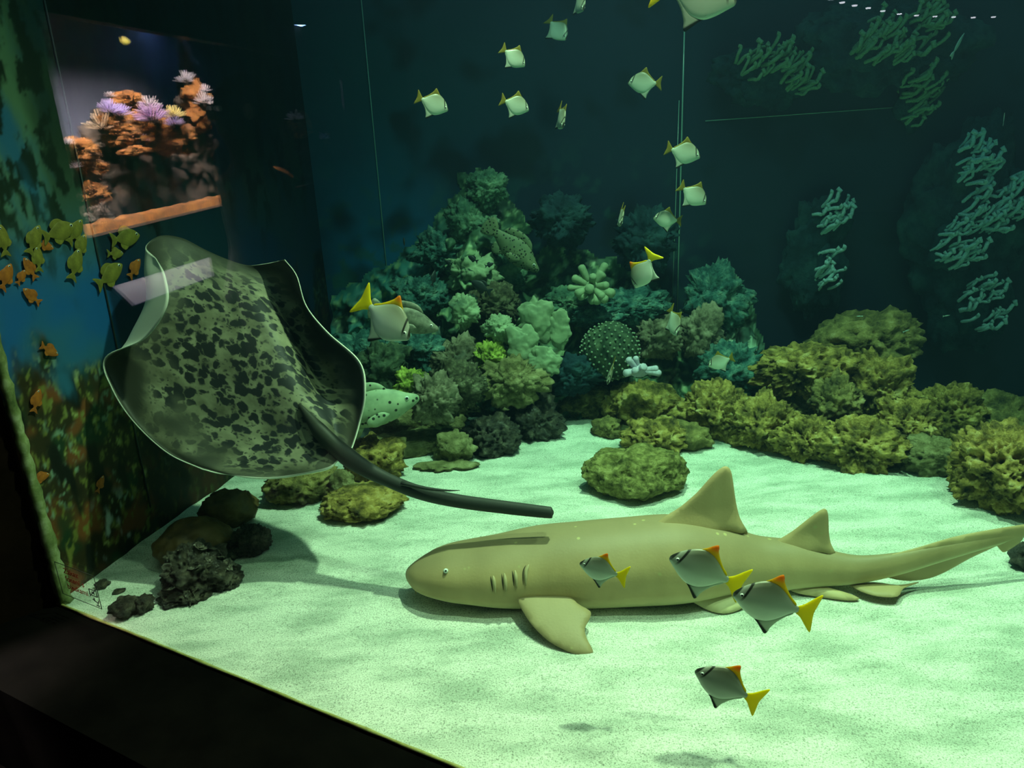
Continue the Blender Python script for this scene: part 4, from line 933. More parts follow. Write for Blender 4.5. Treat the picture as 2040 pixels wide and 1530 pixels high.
# ------------------------------------------------------------------ reef mound and corals at the back
GC = 'reef rock masses of the backdrop'
def build_reef():
    L0, L1, du = .02, 2.45, .0085
    nu, nz = int((L1-L0)/du), int(1.45/du)
    U, Z = np.meshgrid(np.linspace(L0, L1, nu), np.linspace(-.03, 1.42, nz)); U = U.ravel(); Z = Z.ravel()
    P = BL+U[:, None]*BD; P[:, 2] = Z
    px, py = project(P)
    top = np.interp(px, [560, 650, 700, 780, 840, 880, 915, 960, 1000, 1035, 1075, 1120, 1200, 1300, 1340, 1372, 1400, 1440, 1490, 1515, 1545], [640, 600, 575, 545, 500, 440, 385, 345, 385, 455, 520, 500, 520, 560, 620, 650, 560, 535, 590, 690, 790])
    q = np.column_stack([U, 0*U, Z])
    top = top+45*fbm(q*9+2, 3)
    m = smooth(-25, 130, py-top)
    n1 = fbm(q*6+11, 4, .55); w1 = worley(q*17+3); w2 = worley(q*44+8)
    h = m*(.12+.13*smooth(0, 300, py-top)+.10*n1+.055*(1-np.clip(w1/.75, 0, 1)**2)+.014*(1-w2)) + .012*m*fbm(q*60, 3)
    h = np.maximum(h, .006)
    V = P+BN*h[:, None]
    V[:, 0] += .02*m*pnoise(q*21+50); V[:, 2] += .02*m*pnoise(q*21+90)
    faces = [(j_*nu+i_, j_*nu+i_+1, (j_+1)*nu+i_+1, (j_+1)*nu+i_) for j_ in range(nz-1) for i_ in range(nu-1) if max(m[j_*nu+i_], m[(j_+1)*nu+i_+1], m[j_*nu+i_+1]) > .02]
    keep = np.zeros(len(V), bool); keep[np.array(faces).ravel()] = True; idx = np.cumsum(keep)-1
    V = V[keep]; faces = [tuple(int(idx[k]) for k in f_) for f_ in faces]
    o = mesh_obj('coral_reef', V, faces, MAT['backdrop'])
    sp = fbm(q*23+6, 5, .65); pt = fbm(q*5+71, 3); pt2 = fbm(q*4+171, 3)
    c = np.zeros((len(U), 3))+np.array([.055, .115, .065])
    c = mixc(c, (.025, .05, .04), smooth(.0, .5, pt2)*.8)
    c = mixc(c, (.06, .24, .24), smooth(930, 800, px)*.85)
    c = mixc(c, (.10, .07, .035), smooth(.15, .5, pt)*smooth(560, 640, py)*.7)
    c = mixc(c, (.30, .42, .22), smooth(.12, .62, sp)*.9)
    c = mixc(c, (.55, .66, .42), smooth(.5, .85, sp)*smooth(-.1, .4, pt2+.2)*.8)
    c = mixc(c, (.40, .60, .48), smooth(1375, 1410, px)*smooth(-.3, .4, sp)*.6)
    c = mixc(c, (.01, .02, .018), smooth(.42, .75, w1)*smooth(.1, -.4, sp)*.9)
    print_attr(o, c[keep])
    tag(o, 'rugged green and cyan coral reef face rising along the back of the tank', 'reef')
build_reef()
for a in [
    (1620, 520, 120, 240, 3.42, 'deep_rock', 'dark reef ledge behind the shelf rock', .3),
    (1930, 480, 230, 460, 3.30, 'deep_rock', 'dark reef ledge carrying the blue-white tubes', .22),
    (1760, 85, 300, 190, 3.30, 'deep_rock', 'dark overhang carrying the green tubes', .22),
    (1530, 150, 210, 130, 3.36, 'deep_rock', 'dark ledge high above the rock stack', .22),
    ]:
    cx, cy, w_, h_, t_, mt, lab, dp = a
    t_ = depth(onplane(cx, cy, BL+BN*(1.25*dp*w_/2*3.4/F), BN))
    rock_at('reef_rock', cx, cy, w_, h_, t_, mt, lab, dep=dp, sub=5, group=GC, cat='reef', lump=.3, pits=.14, pfreq=6, fine=.1).rotation_euler = (0, 0, math.atan2(BD[1], BD[0]))
def coral_head(cx, cy, w_, h_, t_, mt, lab, bf=9, bumps=.25, name='stony_coral', grp='coral heads on the reef mound', sub=5, lump=.45):
    t_ = min(t_+.06, depth(onplane(cx, cy, BL+BN*.14, BN)))
    return rock_at(name, cx, cy, w_*1.2, h_*1.2, t_, mt, lab, dep=.6, sub=sub, group=grp, cat='coral', lump=lump, pits=0, fine=.16, bumps=bumps*.8, bfreq=bf*1.3)
coral_head(985, 612, 74, 62, 3.30, 'coral_brown', 'round brown dotted coral head on the middle of the mound', 11)
coral_head(996, 656, 46, 42, 3.22, 'coral_pale', 'pale dimpled coral head under the brown dotted head', 13)
coral_head(926, 622, 46, 54, 3.24, 'coral_pale', 'pale green cracked coral beside the brown dotted head', 5, .12)
coral_head(760, 735, 82, 88, 3.12, 'coral_dark', 'dark round brain coral beside the stingray wing', 14, .12, 'brain_coral')
coral_head(818, 770, 50, 60, 3.10, 'coral_yellow', 'bright yellow-green brain coral at the foot of the cyan reef', 14, .14, 'brain_coral')
coral_head(864, 794, 74, 74, 3.06, 'coral_pink', 'pinkish lumpy coral beside the yellow brain coral', 8, .25)
coral_head(915, 775, 84, 74, 3.12, 'coral_brown', 'dull brown lumpy coral behind the striped rock', 8, .25)
coral_head(908, 722, 76, 74, 3.26, 'coral_pink', 'lumpy olive coral on the lower mound', 7, .3)
coral_head(980, 716, 56, 54, 3.24, 'coral_yellow', 'olive-yellow knobbly coral left of the plate corals', 6, .35)
coral_head(1020, 760, 100, 70, 3.18, 'rock_pale', 'hollowed pale coral rock above the pitted green rock', 5, .25)
coral_head(838, 700, 68, 66, 3.24, 'reef_cyan', 'cyan ruffled coral on the lower shoulder of the reef', 9, .3)
coral_head(795, 715, 70, 62, 3.28, 'reef_cyan', 'cyan ruffled coral behind the stingray wing edge', 9, .3)
coral_head(720, 700, 74, 60, 3.34, 'reef_cyan', 'blue-green ruffled coral touching the stingray outline', 9, .3)
coral_head(835, 590, 80, 66, 3.38, 'reef_cyan', 'cyan ruffled coral high on the reef shoulder', 9, .3)
coral_head(880, 500, 76, 60, 3.46, 'reef_cyan', 'pale cyan coral head on the upper mound', 9, .3)
coral_head(935, 440, 66, 80, 3.50, 'reef', 'pale green coral head near the peak of the mound', 9, .3)
coral_head(970, 375, 60, 54, 3.54, 'reef', 'dim coral head on the very top of the mound', 9, .3)
coral_head(940, 545, 80, 70, 3.36, 'coral_pale', 'large pale smooth coral patch below the black damselfish', 6, .15)
coral_head(1005, 545, 60, 70, 3.42, 'reef', 'green coral head under the dim spotted grouper', 9, .3)
coral_head(1120, 440, 90, 70, 3.52, 'deep_rock', 'dim bushy coral head below the open dark water', 10, .3)
coral_head(1285, 480, 90, 90, 3.50, 'deep_rock', 'dim bushy coral head left of the joint strip', 10, .3)
coral_head(1132, 606, 78, 46, 3.40, 'reef', 'green coral ledge under the finger coral', 9, .3)
coral_head(1260, 610, 110, 50, 3.36, 'reef_cyan', 'speckled cyan coral ledge above the dotted dome coral', 12, .25)
coral_head(1310, 670, 80, 70, 3.34, 'coral_pink', 'reddish lumpy coral next to the joint strip', 8, .2)
coral_head(1192, 632, 80, 38, 3.34, 'reef_cyan', 'cyan coral ledge over the dotted dome coral', 12, .25)
coral_head(1425, 600, 90, 110, 3.36, 'reef_cyan', 'pale ruffled coral on the upper reef pillar', 10, .25)
coral_head(1400, 665, 70, 80, 3.32, 'coral_pink', 'pinkish coral at the side of the reef pillar', 9, .2)
coral_head(1455, 740, 90, 90, 3.30, 'reef_cyan', 'blue-green ruffled coral at the foot of the reef pillar', 9, .3)
coral_head(1140, 745, 90, 60, 3.30, 'deep_rock', 'dark green coral head below the dotted dome coral', 9, .25)
for cx, cy, w_, h_, lab in [(1070, 640, 70, 96, 'tall pale smooth plate coral on the mound'), (1042, 692, 66, 104, 'pale yellowish upright plate coral'), (1082, 722, 66, 70, 'pale squarish plate coral lowest of its cluster'), (1116, 655, 44, 84, 'narrow pale plate coral nearest the finger coral')]:
    rock_at('plate_coral', cx, cy, w_, h_, 3.26, 'coral_pale', lab, dep=.3, sub=5, group='pale plate corals', cat='coral', lump=.35, pits=0, fine=.02)
def finger(L, r, mat, parent, seg=7):
    pts = [(0, 0, L*i/seg) for i in range(seg)]+[(0, 0, L*.96), (0, 0, L)]
    rad = [r*(.75+.3*i/seg) for i in range(seg)]+[r*.75, r*.25]
    return mesh_obj('finger', *tube(pts, rad, 8, True, upv=(1, 0, 0)), mat, parent)
def finger_coral(cx, cy, t_, spots, mat, lab, basew, name='finger_coral'):
    C = at(cx, cy, t_); root = empty(name, C); tag(root, lab, 'coral')
    s = t_/F
    V, Fc = rock_mesh(hash(lab) % 50+3, 4, np.array([basew*s, basew*s*.7, basew*s*.8]), lump=.2, pits=0, fine=.03)
    mesh_obj('base', V, Fc, mat, root)
    for dx, dy, r_, dz in spots:
        end = at(cx+dx, cy+dy, t_-dz)-C; st0 = end*.25
        L = float(np.linalg.norm(end-st0)); fo = finger(L, r_*s, mat, root)
        fo.location = tuple(st0); fo.rotation_euler = Vector(end-st0).to_track_quat('Z', 'Y').to_euler()
finger_coral(1178, 572, 3.32, [(-38, -20, 8, .03), (-22, -44, 8, .02), (-48, 2, 7, .02), (-30, 14, 9, .06), (-24, 22, 8, .05), (2, 32, 8, .05), (14, 32, 9, .06), (24, 20, 8, .08), (30, 28, 9, .07), (46, 14, 10, .06), (34, -4, 8, .06), (24, -30, 11, .02), (30, -48, 8, .01), (4, -24, 8, .07), (-4, 4, 10, .09)], MAT['coral_pale'], 'pale green finger coral with stubby lobes on the dark reef slope', 20)
finger_coral(1272, 738, 3.2, [(-22, -24, 7, .04), (-6, -28, 6, .03), (-28, 6, 8, .05), (-8, 0, 7, .06), (40, -4, 7, .02), (46, 6, 7, .02), (12, -8, 8, .05)], MAT['coral_lilac'], 'lilac-grey finger coral at the foot of the dotted dome', 18)
dome = empty('dotted_dome_coral', at(1215, 700, 3.34)); tag(dome, 'dark dome coral covered in pale dots', 'coral')
rd = 58*3.34/F
V, Fc = rock_mesh(77, 4, np.array([rd, rd*.7, rd]), lump=.08, pits=0, fine=.02); mesh_obj('dome', V, Fc, MAT['coral_dark'], dome)
parts = []; iv, if_ = ico(1)
for k in range(260):
    ga = k*2.399963; z = 1-2*(k+.5)/260; r = math.sqrt(1-z*z)
    p = np.array([r*math.cos(ga)*rd, r*math.sin(ga)*rd*.7, z*rd])*1.03
    if p[1] > rd*.25: continue
    parts.append(([tuple(q) for q in iv*.0055+p], if_))
tag(mesh_obj('polyp_tips', *join(*parts), MAT['polyp'], dome), kind='stuff')
# tube corals on the dark backdrop ledges
def tube_variant(k):
    r = random.Random(k); pts = [(0, 0, 0)]; 
    L = 1.0
    pts = [(0, 0, 0), (.12*r.uniform(-1, 1), .1, .3), (.2*r.uniform(-1, 1), .2, .62), (.25*r.uniform(-1, 1)+.1, .1, .9), (.35*r.uniform(.3, 1), .12, 1.02), (.5*r.uniform(.5, 1), .14, .96)]
    q = cr(np.array(pts), 3); v, f = tube(q, [.105]*(len(q)-1)+[.125], 6)
    return v, f
tv_mesh = {}
for mk in ('tube', 'tube_green'):
    for k in range(3):
        v, f = tube_variant(k+5); me = bpy.data.meshes.new('tube'); me.from_pydata([tuple(x) for x in v], [], f); me.polygons.foreach_set('use_smooth', [True]*len(me.polygons)); me.materials.append(MAT[mk]); tv_mesh[mk, k] = me
rnd = random.Random(21)
TC = [(1935, 330, 40, 60, 'tube', 24, 'blue-white tube coral on the upper edge of the dark ledge'), (1955, 425, 60, 45, 'tube', 24, 'dense blue-white tube coral on the middle of the dark ledge'),
      (1895, 495, 48, 55, 'tube', 24, 'bluish tube coral on the near side of the dark ledge'), (2015, 400, 36, 60, 'tube', 18, 'bright white tube coral beyond the dense tube coral'),
      (1945, 610, 40, 60, 'tube', 22, 'blue tube coral hanging lowest on the dark ledge'), (1648, 430, 32, 45, 'tube', 16, 'pale tube coral above the shelf rock'), (1640, 540, 18, 50, 'tube', 12, 'narrow strand of pale tube coral behind the hump-backed rock'),
      (1530, 135, 75, 36, 'tube_green', 26, 'green tube coral over the level seam'), (1590, 172, 44, 16, 'tube_green', 10, 'row of greenish tubes just above the level seam'),
      (1745, 90, 60, 55, 'tube_green', 30, 'dense green tube coral under the reflected lamps'), (1835, 60, 40, 60, 'tube_green', 20, 'green tube coral at the top edge of the overhang'), (1820, 200, 36, 60, 'tube_green', 24, 'yellowish green tube coral where the level seam ends')]
def cast(b, x, y):
    h = b.ray_cast(Vector(CAM), Vector(ray(x, y)).normalized())[0]; return None if h is None else np.array(h)
ledges = [BVHTree.FromPolygons([o.rotation_euler.to_matrix() @ v.co + o.location for v in o.data.vertices], [tuple(p.vertices) for p in o.data.polygons]) for o in COL.objects if o.name.startswith('reef_rock')]
def ledge_hit(x, y):
    q = [h for h in (cast(b, x, y) for b in ledges) if h is not None]
    return min(q, key=depth) if q else None
for cx, cy, wx, wy, mk, nn_, lab in TC:
    h = ledge_hit(cx, cy); C = h if h is not None and np.dot(h-BL, BN) > .034 else onplane(cx, cy, BL+BN*.034, BN); t_ = depth(C)
    root = empty('tube_coral', C); tag(root, lab, 'coral', 'tube corals on the dark backdrop')
    V, Fc = rock_mesh(rnd.randint(1, 99), 3, np.array([wx*t_/F*.9, .016, wy*t_/F*.9]), lump=.3, pits=.1)
    ba = mesh_obj('base', V, Fc, MAT['deep_rock'], root); ba.rotation_euler = (0, 0, math.atan2(BD[1], BD[0]))
    bb = BVHTree.FromPolygons([ba.rotation_euler.to_matrix() @ Vector(v) + Vector(C) for v in V], Fc)
    for i in range(int(nn_*1.4)):
        o = bpy.data.objects.new('tube', tv_mesh[mk, rnd.randint(0, 2)]); COL.objects.link(o); o.parent = root
        a = rnd.uniform(0, 6.28); rr = math.sqrt(rnd.random())*.9; x_, y_ = cx+wx*rr*math.cos(a), cy+wy*rr*math.sin(a)
        hits = [q for q in (ledge_hit(x_, y_), cast(bb, x_, y_)) if q is not None]
        P = min(hits, key=depth) if hits else onplane(x_, y_, BL+BN*.006, BN)
        if np.dot(P-BL, BN) < .014: P = onplane(x_, y_, BL+BN*.014, BN)
        o.location = tuple(P-C+CF*.006)
        d = Vector((rnd.uniform(.3, 1.0), -rnd.uniform(.25, .6), rnd.uniform(.0, .7)))
        o.rotation_euler = d.to_track_quat('Z', 'X').to_euler(); k = rnd.uniform(.05, .085); o.scale = (k, k, k)

# ------------------------------------------------------------------ notice stuck on the pane
def on_glass(px, py, off=.010): return onplane(px, py, GA-GN*off, GN)
ink_red = plain('red_ink', (.30, .02, .01), .7); ink_black = plain('black_ink', (.02, .02, .02), .7)
def build_notice():
    bl, brt, trt = on_glass(140, 1187), on_glass(204, 1213), on_glass(186, 1147)
    wd = float(np.dot(brt-bl, GD)); W = wd*1.22; Hh = float(trt[2]-brt[2])
    O = np.array([*(bl+GD*(wd-W))[:2], float((bl[2]+brt[2])/2)])
    root = empty('pane_notice', O); tag(root, 'clear notice with red lettering stuck low on the pane by the wall', 'sign')
    def P(u, v, d=0): return GD*u*W+np.array([0, 0, v*Hh])-GN*d
    m = bpy.data.materials.new('clear_film'); m.use_nodes = True; nt = m.node_tree; b = nt.nodes['Principled BSDF']; b.inputs['Base Color'].default_value = (.5, .55, .45, 1); b.inputs['Alpha'].default_value = .05; b.inputs['Roughness'].default_value = .4
    q = [P(0, 0), P(1, 0), P(1, 1), P(0, 1)]; q2 = [x-GN*.0006 for x in q]
    mesh_obj('film', q+q2, [(0, 1, 2, 3), (7, 6, 5, 4), (0, 4, 5, 1), (1, 5, 6, 2), (2, 6, 7, 3), (3, 7, 4, 0)], m, root, False)
    def strip(a, b, wd_, mat, nm_):
        a, b = P(*a, .0015), P(*b, .0015); return mesh_obj(nm_, *tube([a, b], wd_, 5), mat, root)
    for a, b in (((0, 0), (1, 0)), ((1, 0), (1, 1)), ((1, 1), (0, 1)), ((0, 1), (0, 0))): strip(a, b, .0009, ink_black, 'border')
    for txt, u, v, tw in (('Zákaz', .19, .74, .38), ('fotení s', .19, .50, .48), ('bleskami', .19, .26, .53)):
        cu = bpy.data.curves.new('lettering', 'FONT'); cu.body = txt; cu.size = .23*Hh; cu.extrude = .0002; cu.offset = .00018
        to = bpy.data.objects.new('tmp_text', cu); COL.objects.link(to)
        bpy.context.view_layer.update()
        me = bpy.data.meshes.new_from_object(to.evaluated_get(bpy.context.evaluated_depsgraph_get())); bpy.data.objects.remove(to)
        me.materials.clear(); me.materials.append(ink_red)
        o = bpy.data.objects.new('lettering', me); COL.objects.link(o); o.parent = root
        o.location = tuple(P(u, v, .0016)); o.matrix_local = Matrix(((GD[0], 0, -GN[0], o.location[0]), (GD[1], 0, -GN[1], o.location[1]), (0, 1, 0, o.location[2]), (0, 0, 0, 1)))
        k_ = tw*W/max(v_.co.x for v_ in me.vertices); o.scale = (k_, 1, 1)
    # struck-through camera pictogram
    for a, b in (((.78, .34), (.96, .34)), ((.96, .34), (.96, .52)), ((.96, .52), (.78, .52)), ((.78, .52), (.78, .34)), ((.76, .28), (.98, .60)), ((.84, .40), (.90, .46)), ((.90, .40), (.84, .46)), ((.82, .22), (.94, .14)), ((.86, .18), (.86, .28)), ((.92, .08), (.97, .24)), ((.88, .06), (.96, .06))):
        strip(a, b, .0012, ink_black, 'pictogram_stroke')
build_notice()

# ------------------------------------------------------------------ the hall: side wall with a lit coral aquarium, mirrored in the pane
VD = ray(1205, 280).copy(); VD[2] = 0; VD /= np.linalg.norm(VD); VN = np.array([-VD[1], VD[0], 0])
def refl_v(v): return v-2*np.dot(v, GN)*GN
RD, RN = refl_v(VD), refl_v(VN)
def vpt(px, py, off=0.0): return onplane(px, py, GA+VN*off, VN)
s0 = float(np.dot(vpt(128, 250)-GA, VD)); s1 = float(np.dot(vpt(712, 200)-GA, VD))
zb = float(vpt(180, 475)[2]); zt = float(vpt(75, 20)[2])
TK = .05
hall = join(slab(GA+RD*.0, RD, 5.0, RN, TK, -.3, zb), slab(GA, RD, 5.0, RN, TK, zt, 2.6), slab(GA, RD, s0, RN, TK, zb, zt), slab(GA+RD*s1, RD, 5.0-s1, RN, TK, zb, zt))
tag(mesh_obj('wall_hall', *hall, MAT['side_wall'], smooth_shade=False), 'dark brown hall wall with the opening of a second aquarium', 'wall', kind='structure')
fl = [GA+RD*5+RN*.1, GA+RN*.1-GD*1.2, FR, FR-GN*6, GA-GN*6]
mesh_ = mesh_obj('floor_hall', [(p[0], p[1], -.3) for p in (GA-GD*4-GN*12, GA+GD*7-GN*12, GA+GD*7+GN*.0, GA-GD*4+GN*.0)], [(0, 1, 2, 3)], MAT['black'], smooth_shade=False)
tag(mesh_, 'dark floor of the visitor hall', 'floor', kind='structure')
M2 = {}
M2['orange'] = noisy('orange_live_rock', [(.34, (.02, .008, .003)), (.5, (.2, .075, .015)), (.62, (.42, .18, .04)), (.78, (.65, .36, .14))], 26, 9, .8, .2, 1., .02, 60)
M2['darkrock'] = noisy('dark_aquarium_rock', [(.3, (.006, .005, .004)), (.6, (.024, .015, .01)), (.8, (.06, .036, .022))], 14, 8, .8, .2, .8, .01, 40)
M2['panel'] = noisy('blue_black_back_panel', [(.3, (.010, .012, .022)), (.7, (.026, .028, .046))], 3, 4, .7, .2, .1, .005, 20)
for k_, c_ in (('white', (.85, .8, .85)), ('lilac', (.6, .5, .85)), ('cream', (.9, .72, .5)), ('yellow', (.85, .75, .3)), ('purple', (.42, .28, .5))): M2[k_] = plain(k_+'_soft_coral', c_, .6)
tankr = empty('coral_aquarium', mirror(vpt(180, 475))); tag(tankr, 'lit coral aquarium set in the hall wall, mirrored in the pane', 'aquarium')
org = np.array(tankr.location)
def part(name, v, f, mat, sm=False): return mesh_obj(name, np.array([tuple(x) for x in v])-org, f, mat, tankr, sm)
A0 = GA+RD*s0; Lw = s1-s0; LT = Lw+.75; ZF = zb-.08            # the tank runs on behind the wall past its window
part('back_panel', *slab(A0+RN*.62, RD, LT, RN, .02, ZF-.02, zt+.22), M2['panel'])
part('base', *slab(A0+RN*TK, RD, LT, RN, .57, ZF-.02, ZF), M2['panel'])
part('hood', *slab(A0+RN*TK, RD, LT, RN, .57, zt+.20, zt+.22), M2['panel'])
part('end_panel', *slab(A0+RN*TK-RD*.02, RD, .02, RN, .57, ZF-.02, zt+.22), M2['panel'])
part('end_panel', *slab(A0+RN*TK+RD*LT, RD, .02, RN, .57, ZF-.02, zt+.22), M2['panel'])
# gravel bank against the front of the aquarium
nb = 120; bv, bf = [], []
for i in range(nb):
    u = i/(nb-1); g0 = A0+RD*Lw*u*.62+RN*(TK+.002)
    hh = .028+.012*float(pnoise(np.array([[u*30, 0, 0]]))[0])+.05*math.exp(-((u-.93)/.05)**2)+.03*float(smooth(.6, .9, u))
    for (d, z) in ((0, -.08), (0, hh), (.03, hh+.006), (.07, hh-.015), (.10, -.08)): bv.append((*(g0+RN*d)[:2], zb+z))
for i in range(nb-1):
    for k in range(4): bf.append((i*5+k, (i+1)*5+k, (i+1)*5+k+1, i*5+k+1))
part('gravel_bank', bv, bf, M2['orange'], True)
cl = area('coral_aquarium_lamp', tuple(A0+RD*.75+RN*.13+np.array([0, 0, zt+.16])), tuple(A0+RD*.75+RN*.30+np.array([0, 0, zb])), 420, (1, .88, .78), .10, 1.5)
_dn = RN*.36+np.array([0, 0, -1.]); _dn /= np.linalg.norm(_dn); _z = -_dn; _y = RD; _xx = np.cross(_y, _z)     # shines down and back, onto the rocks
cl.rotation_euler = Matrix(((_xx[0], _y[0], _z[0]), (_xx[1], _y[1], _z[1]), (_xx[2], _y[2], _z[2]))).to_euler(); cl.data.spread = math.radians(88)
area('coral_aquarium_blue_lamp', tuple(A0+RD*1.9+RN*.3+np.array([0, 0, zt+.16])), tuple(A0+RD*1.9+RN*.3+np.array([0, 0, zb])), 12, (.25, .45, 1), .1, .8)
def crock(px, py, wpx, hpx, off, mat, lab, seed, grp='live rocks in the coral aquarium'):
    P = vpt(px, py, off); t_ = depth(P); R_ = mirror(P); s_ = t_/F
    V, Fc = rock_mesh(seed, 5, np.array([wpx/2*s_, wpx/2*s_*.6, hpx/2*s_]), lump=.55, pits=.3, fine=.22)
    V[:, 2] = np.maximum(V[:, 2], ZF-.004-R_[2])                     # flat foot standing on the aquarium bottom
    o = mesh_obj('live_rock', V, Fc, M2[mat]); o.location = tuple(R_); o.rotation_euler = (0, 0, math.atan2(RD[1], RD[0])); tag(o, lab, 'rock', grp)
for i, (px, py, w_, h_, of, mt, lab) in enumerate([
    (310, 262, 120, 70, .30, 'orange', 'bright orange live rock under the striped purple coral'), (362, 276, 62, 56, .17, 'orange', 'ragged orange rock below the yellow coral'), (240, 262, 84, 54, .33, 'orange', 'orange rock under the cream coral'),
    (258, 206, 66, 38, .36, 'orange', 'golden ledge rock behind the lilac branches'), (395, 205, 60, 90, .34, 'orange', 'tan upright rock under the highest white coral'), (384, 182, 50, 130, .45, 'darkrock', 'dark speckled rock column behind the highest coral'),
    (165, 300, 70, 46, .26, 'orange', 'orange-brown sloping rock near the hall corner'), (185, 340, 60, 40, .26, 'orange', 'rusty rock below the sloping rock'), (195, 390, 50, 44, .24, 'orange', 'rust-coloured rock low in the coral aquarium'), (178, 395, 84, 190, .31, 'darkrock', 'dark rock pillar near the hall corner'),
    (262, 348, 176, 196, .42, 'darkrock', 'dark rock core carrying the coral ledge'), (386, 312, 108, 206, .43, 'darkrock', 'dark rock core under the tan rock'), (275, 300, 60, 16, .26, 'orange', 'thin orange ledge below the lilac coral'), (205, 452, 60, 60, .15, 'darkrock', 'brown rock heap rising from the gravel bank'),
    (600, 250, 50, 40, .3, 'orange', 'dim tan rock beyond the standing visitor'), (640, 275, 46, 30, .3, 'orange', 'dim sloping rock at the far end of the coral aquarium'), (608, 306, 124, 118, .38, 'darkrock', 'dark rock at the far end of the coral aquarium')]):
    crock(px, py, w_, h_, of, mt, lab, 200+i)
rock_bvh = [BVHTree.FromPolygons([o.rotation_euler.to_matrix() @ v.co + o.location for v in o.data.vertices], [tuple(p.vertices) for p in o.data.polygons]) for o in COL.objects if o.name.startswith('live_rock')]
def anem(px, py, rpx, off, mat, lab, nf=26, seed=0, up=.35):
    P = vpt(px, py, off); r = rpx*depth(P)/F; rn = random.Random(seed); R_ = None
    for q in (.7, .9, 1.1, 1.4, 1.8, 2.3, 3.0):                        # seat it on the rock that is seen just below it in the mirror
        hs = [h for h in (b.ray_cast(Vector(mirror(CAM)), Vector(refl_v(ray(px, py+rpx*q))).normalized())[0] for b in rock_bvh) if h is not None]
        if hs: R_ = np.array(min(hs, key=lambda h: (h-Vector(mirror(CAM))).length)); break
    if R_ is None: R_ = np.array(min((b.find_nearest(Vector(mirror(P))) for b in rock_bvh), key=lambda h: h[3])[0])
    tow = mirror(CAM)-R_; R_ = R_+tow/np.linalg.norm(tow)*r*.32            # its foot stays pressed into the rock
    root = empty('soft_coral', R_); tag(root, lab, 'coral', 'corals in the coral aquarium')
    V, Fc = rock_mesh(seed+3, 3, np.array([r*.45, r*.45, r*.4]), lump=.2, pits=0); mesh_obj('base', V, Fc, M2['darkrock'], root)
    L = []
    for k in range(nf):
        a = k*2.399963; z = rn.uniform(up-.35, 1); q = math.sqrt(max(0, 1-z*z)) if z < 1 else 0
        d = np.array([q*math.cos(a), q*math.sin(a), max(z, 0.05)]); e = d*r*rn.uniform(.95, 1.3)+np.array([0, 0, .1*r])
        b_ = e*.6+np.array([0, 0, -.04*r])
        L.append(tube([e*.15, b_, e*1.1, e*1.16], [r*.045, r*.06, r*.078, r*.035], 6))
    tag(mesh_obj('branches', *join(*L), M2[mat], root), kind='stuff')
for i, (px, py, r_, of, mt, lab) in enumerate([
    (373, 152, 14, .30, 'white', 'pinkish white coral highest in the coral aquarium'), (300, 184, 14, .28, 'white', 'lilac-white coral standing alone above the ledge'), (410, 195, 15, .28, 'white', 'greyish white coral on the tan rock'), (434, 181, 8, .28, 'white', 'tiny white coral at the edge of the tan rock'),
    (207, 238, 22, .22, 'cream', 'large cream coral with thick fingers'), (222, 203, 16, .26, 'lilac', 'lilac branching coral behind the cream coral'), (242, 218, 16, .26, 'lilac', 'spreading lilac coral right of the cream coral'), (223, 187, 7, .28, 'white', 'little white coral tip above the lilac branches'),
    (308, 222, 22, .22, 'purple', 'striped dark purple coral in the middle of the ledge'), (350, 222, 13, .22, 'yellow', 'pale yellow coral between the purple and the tan rock'), (350, 240, 12, .20, 'lilac', 'lilac coral just below the yellow coral'), (287, 275, 13, .20, 'lilac', 'violet coral lowest on the ledge'),
    (126, 240, 8, .22, 'white', 'small white coral near the hall corner'), (155, 326, 9, .18, 'white', 'small white ringed coral on the sloping rock'), (590, 228, 12, .26, 'cream', 'dim tan coral beyond the standing visitor'), (645, 270, 8, .26, 'lilac', 'dim lilac coral at the far end')]):
    anem(px, py, r_*1.25, of-.06, mt, lab, 42, 300+i)
yf = copy_tree(an['yellow']); tag(yf, 'golden fish under the lamp of the coral aquarium', 'fish'); del yf['group']
yf.location = tuple(mirror(vpt(253, 82, .25))); yf.rotation_euler = (0, 0, math.atan2(RD[1], RD[0])); yf.scale = (.05,)*3
# sloping backlit information panels below and beyond the coral aquarium
lilac_glow = emis('backlit_lilac_panel', (.62, .58, 1.0), .42)
def info_panel(c, offs, lab):
    P = [mirror(vpt(px, py, o)) for (px, py), o in zip(c, offs)]
    n = np.cross(P[1]-P[0], P[3]-P[0]); n /= np.linalg.norm(n); n = n if n[2] > 0 else -n
    root = empty('information_panel', P[3]); tag(root, lab, 'sign', 'backlit information panels in the hall')
    o_ = np.array(root.location)
    q = [p-o_ for p in P]; q2 = [p-o_-n*.012 for p in P]
    fs = [(0, 1, 2, 3), (7, 6, 5, 4), (0, 4, 5, 1), (1, 5, 6, 2), (2, 6, 7, 3), (3, 7, 4, 0)]
    mesh_obj('backing', [x-n*.001 for x in q]+q2, fs, MAT['black'], root, False)
    mesh_obj('face', [x+n*.002 for x in q]+[x-n*.0015 for x in q], fs, lilac_glow, root, False)
info_panel([(230, 570), (420, 512), (427, 550), (270, 608)], (-.02, -.02, -.14, -.14), 'long sloping lilac information panel under the coral aquarium')
info_panel([(680, 160), (702, 170), (713, 205), (686, 215)], (-.02, -.02, -.02, -.02), 'small lilac information panel at the far end of the hall')
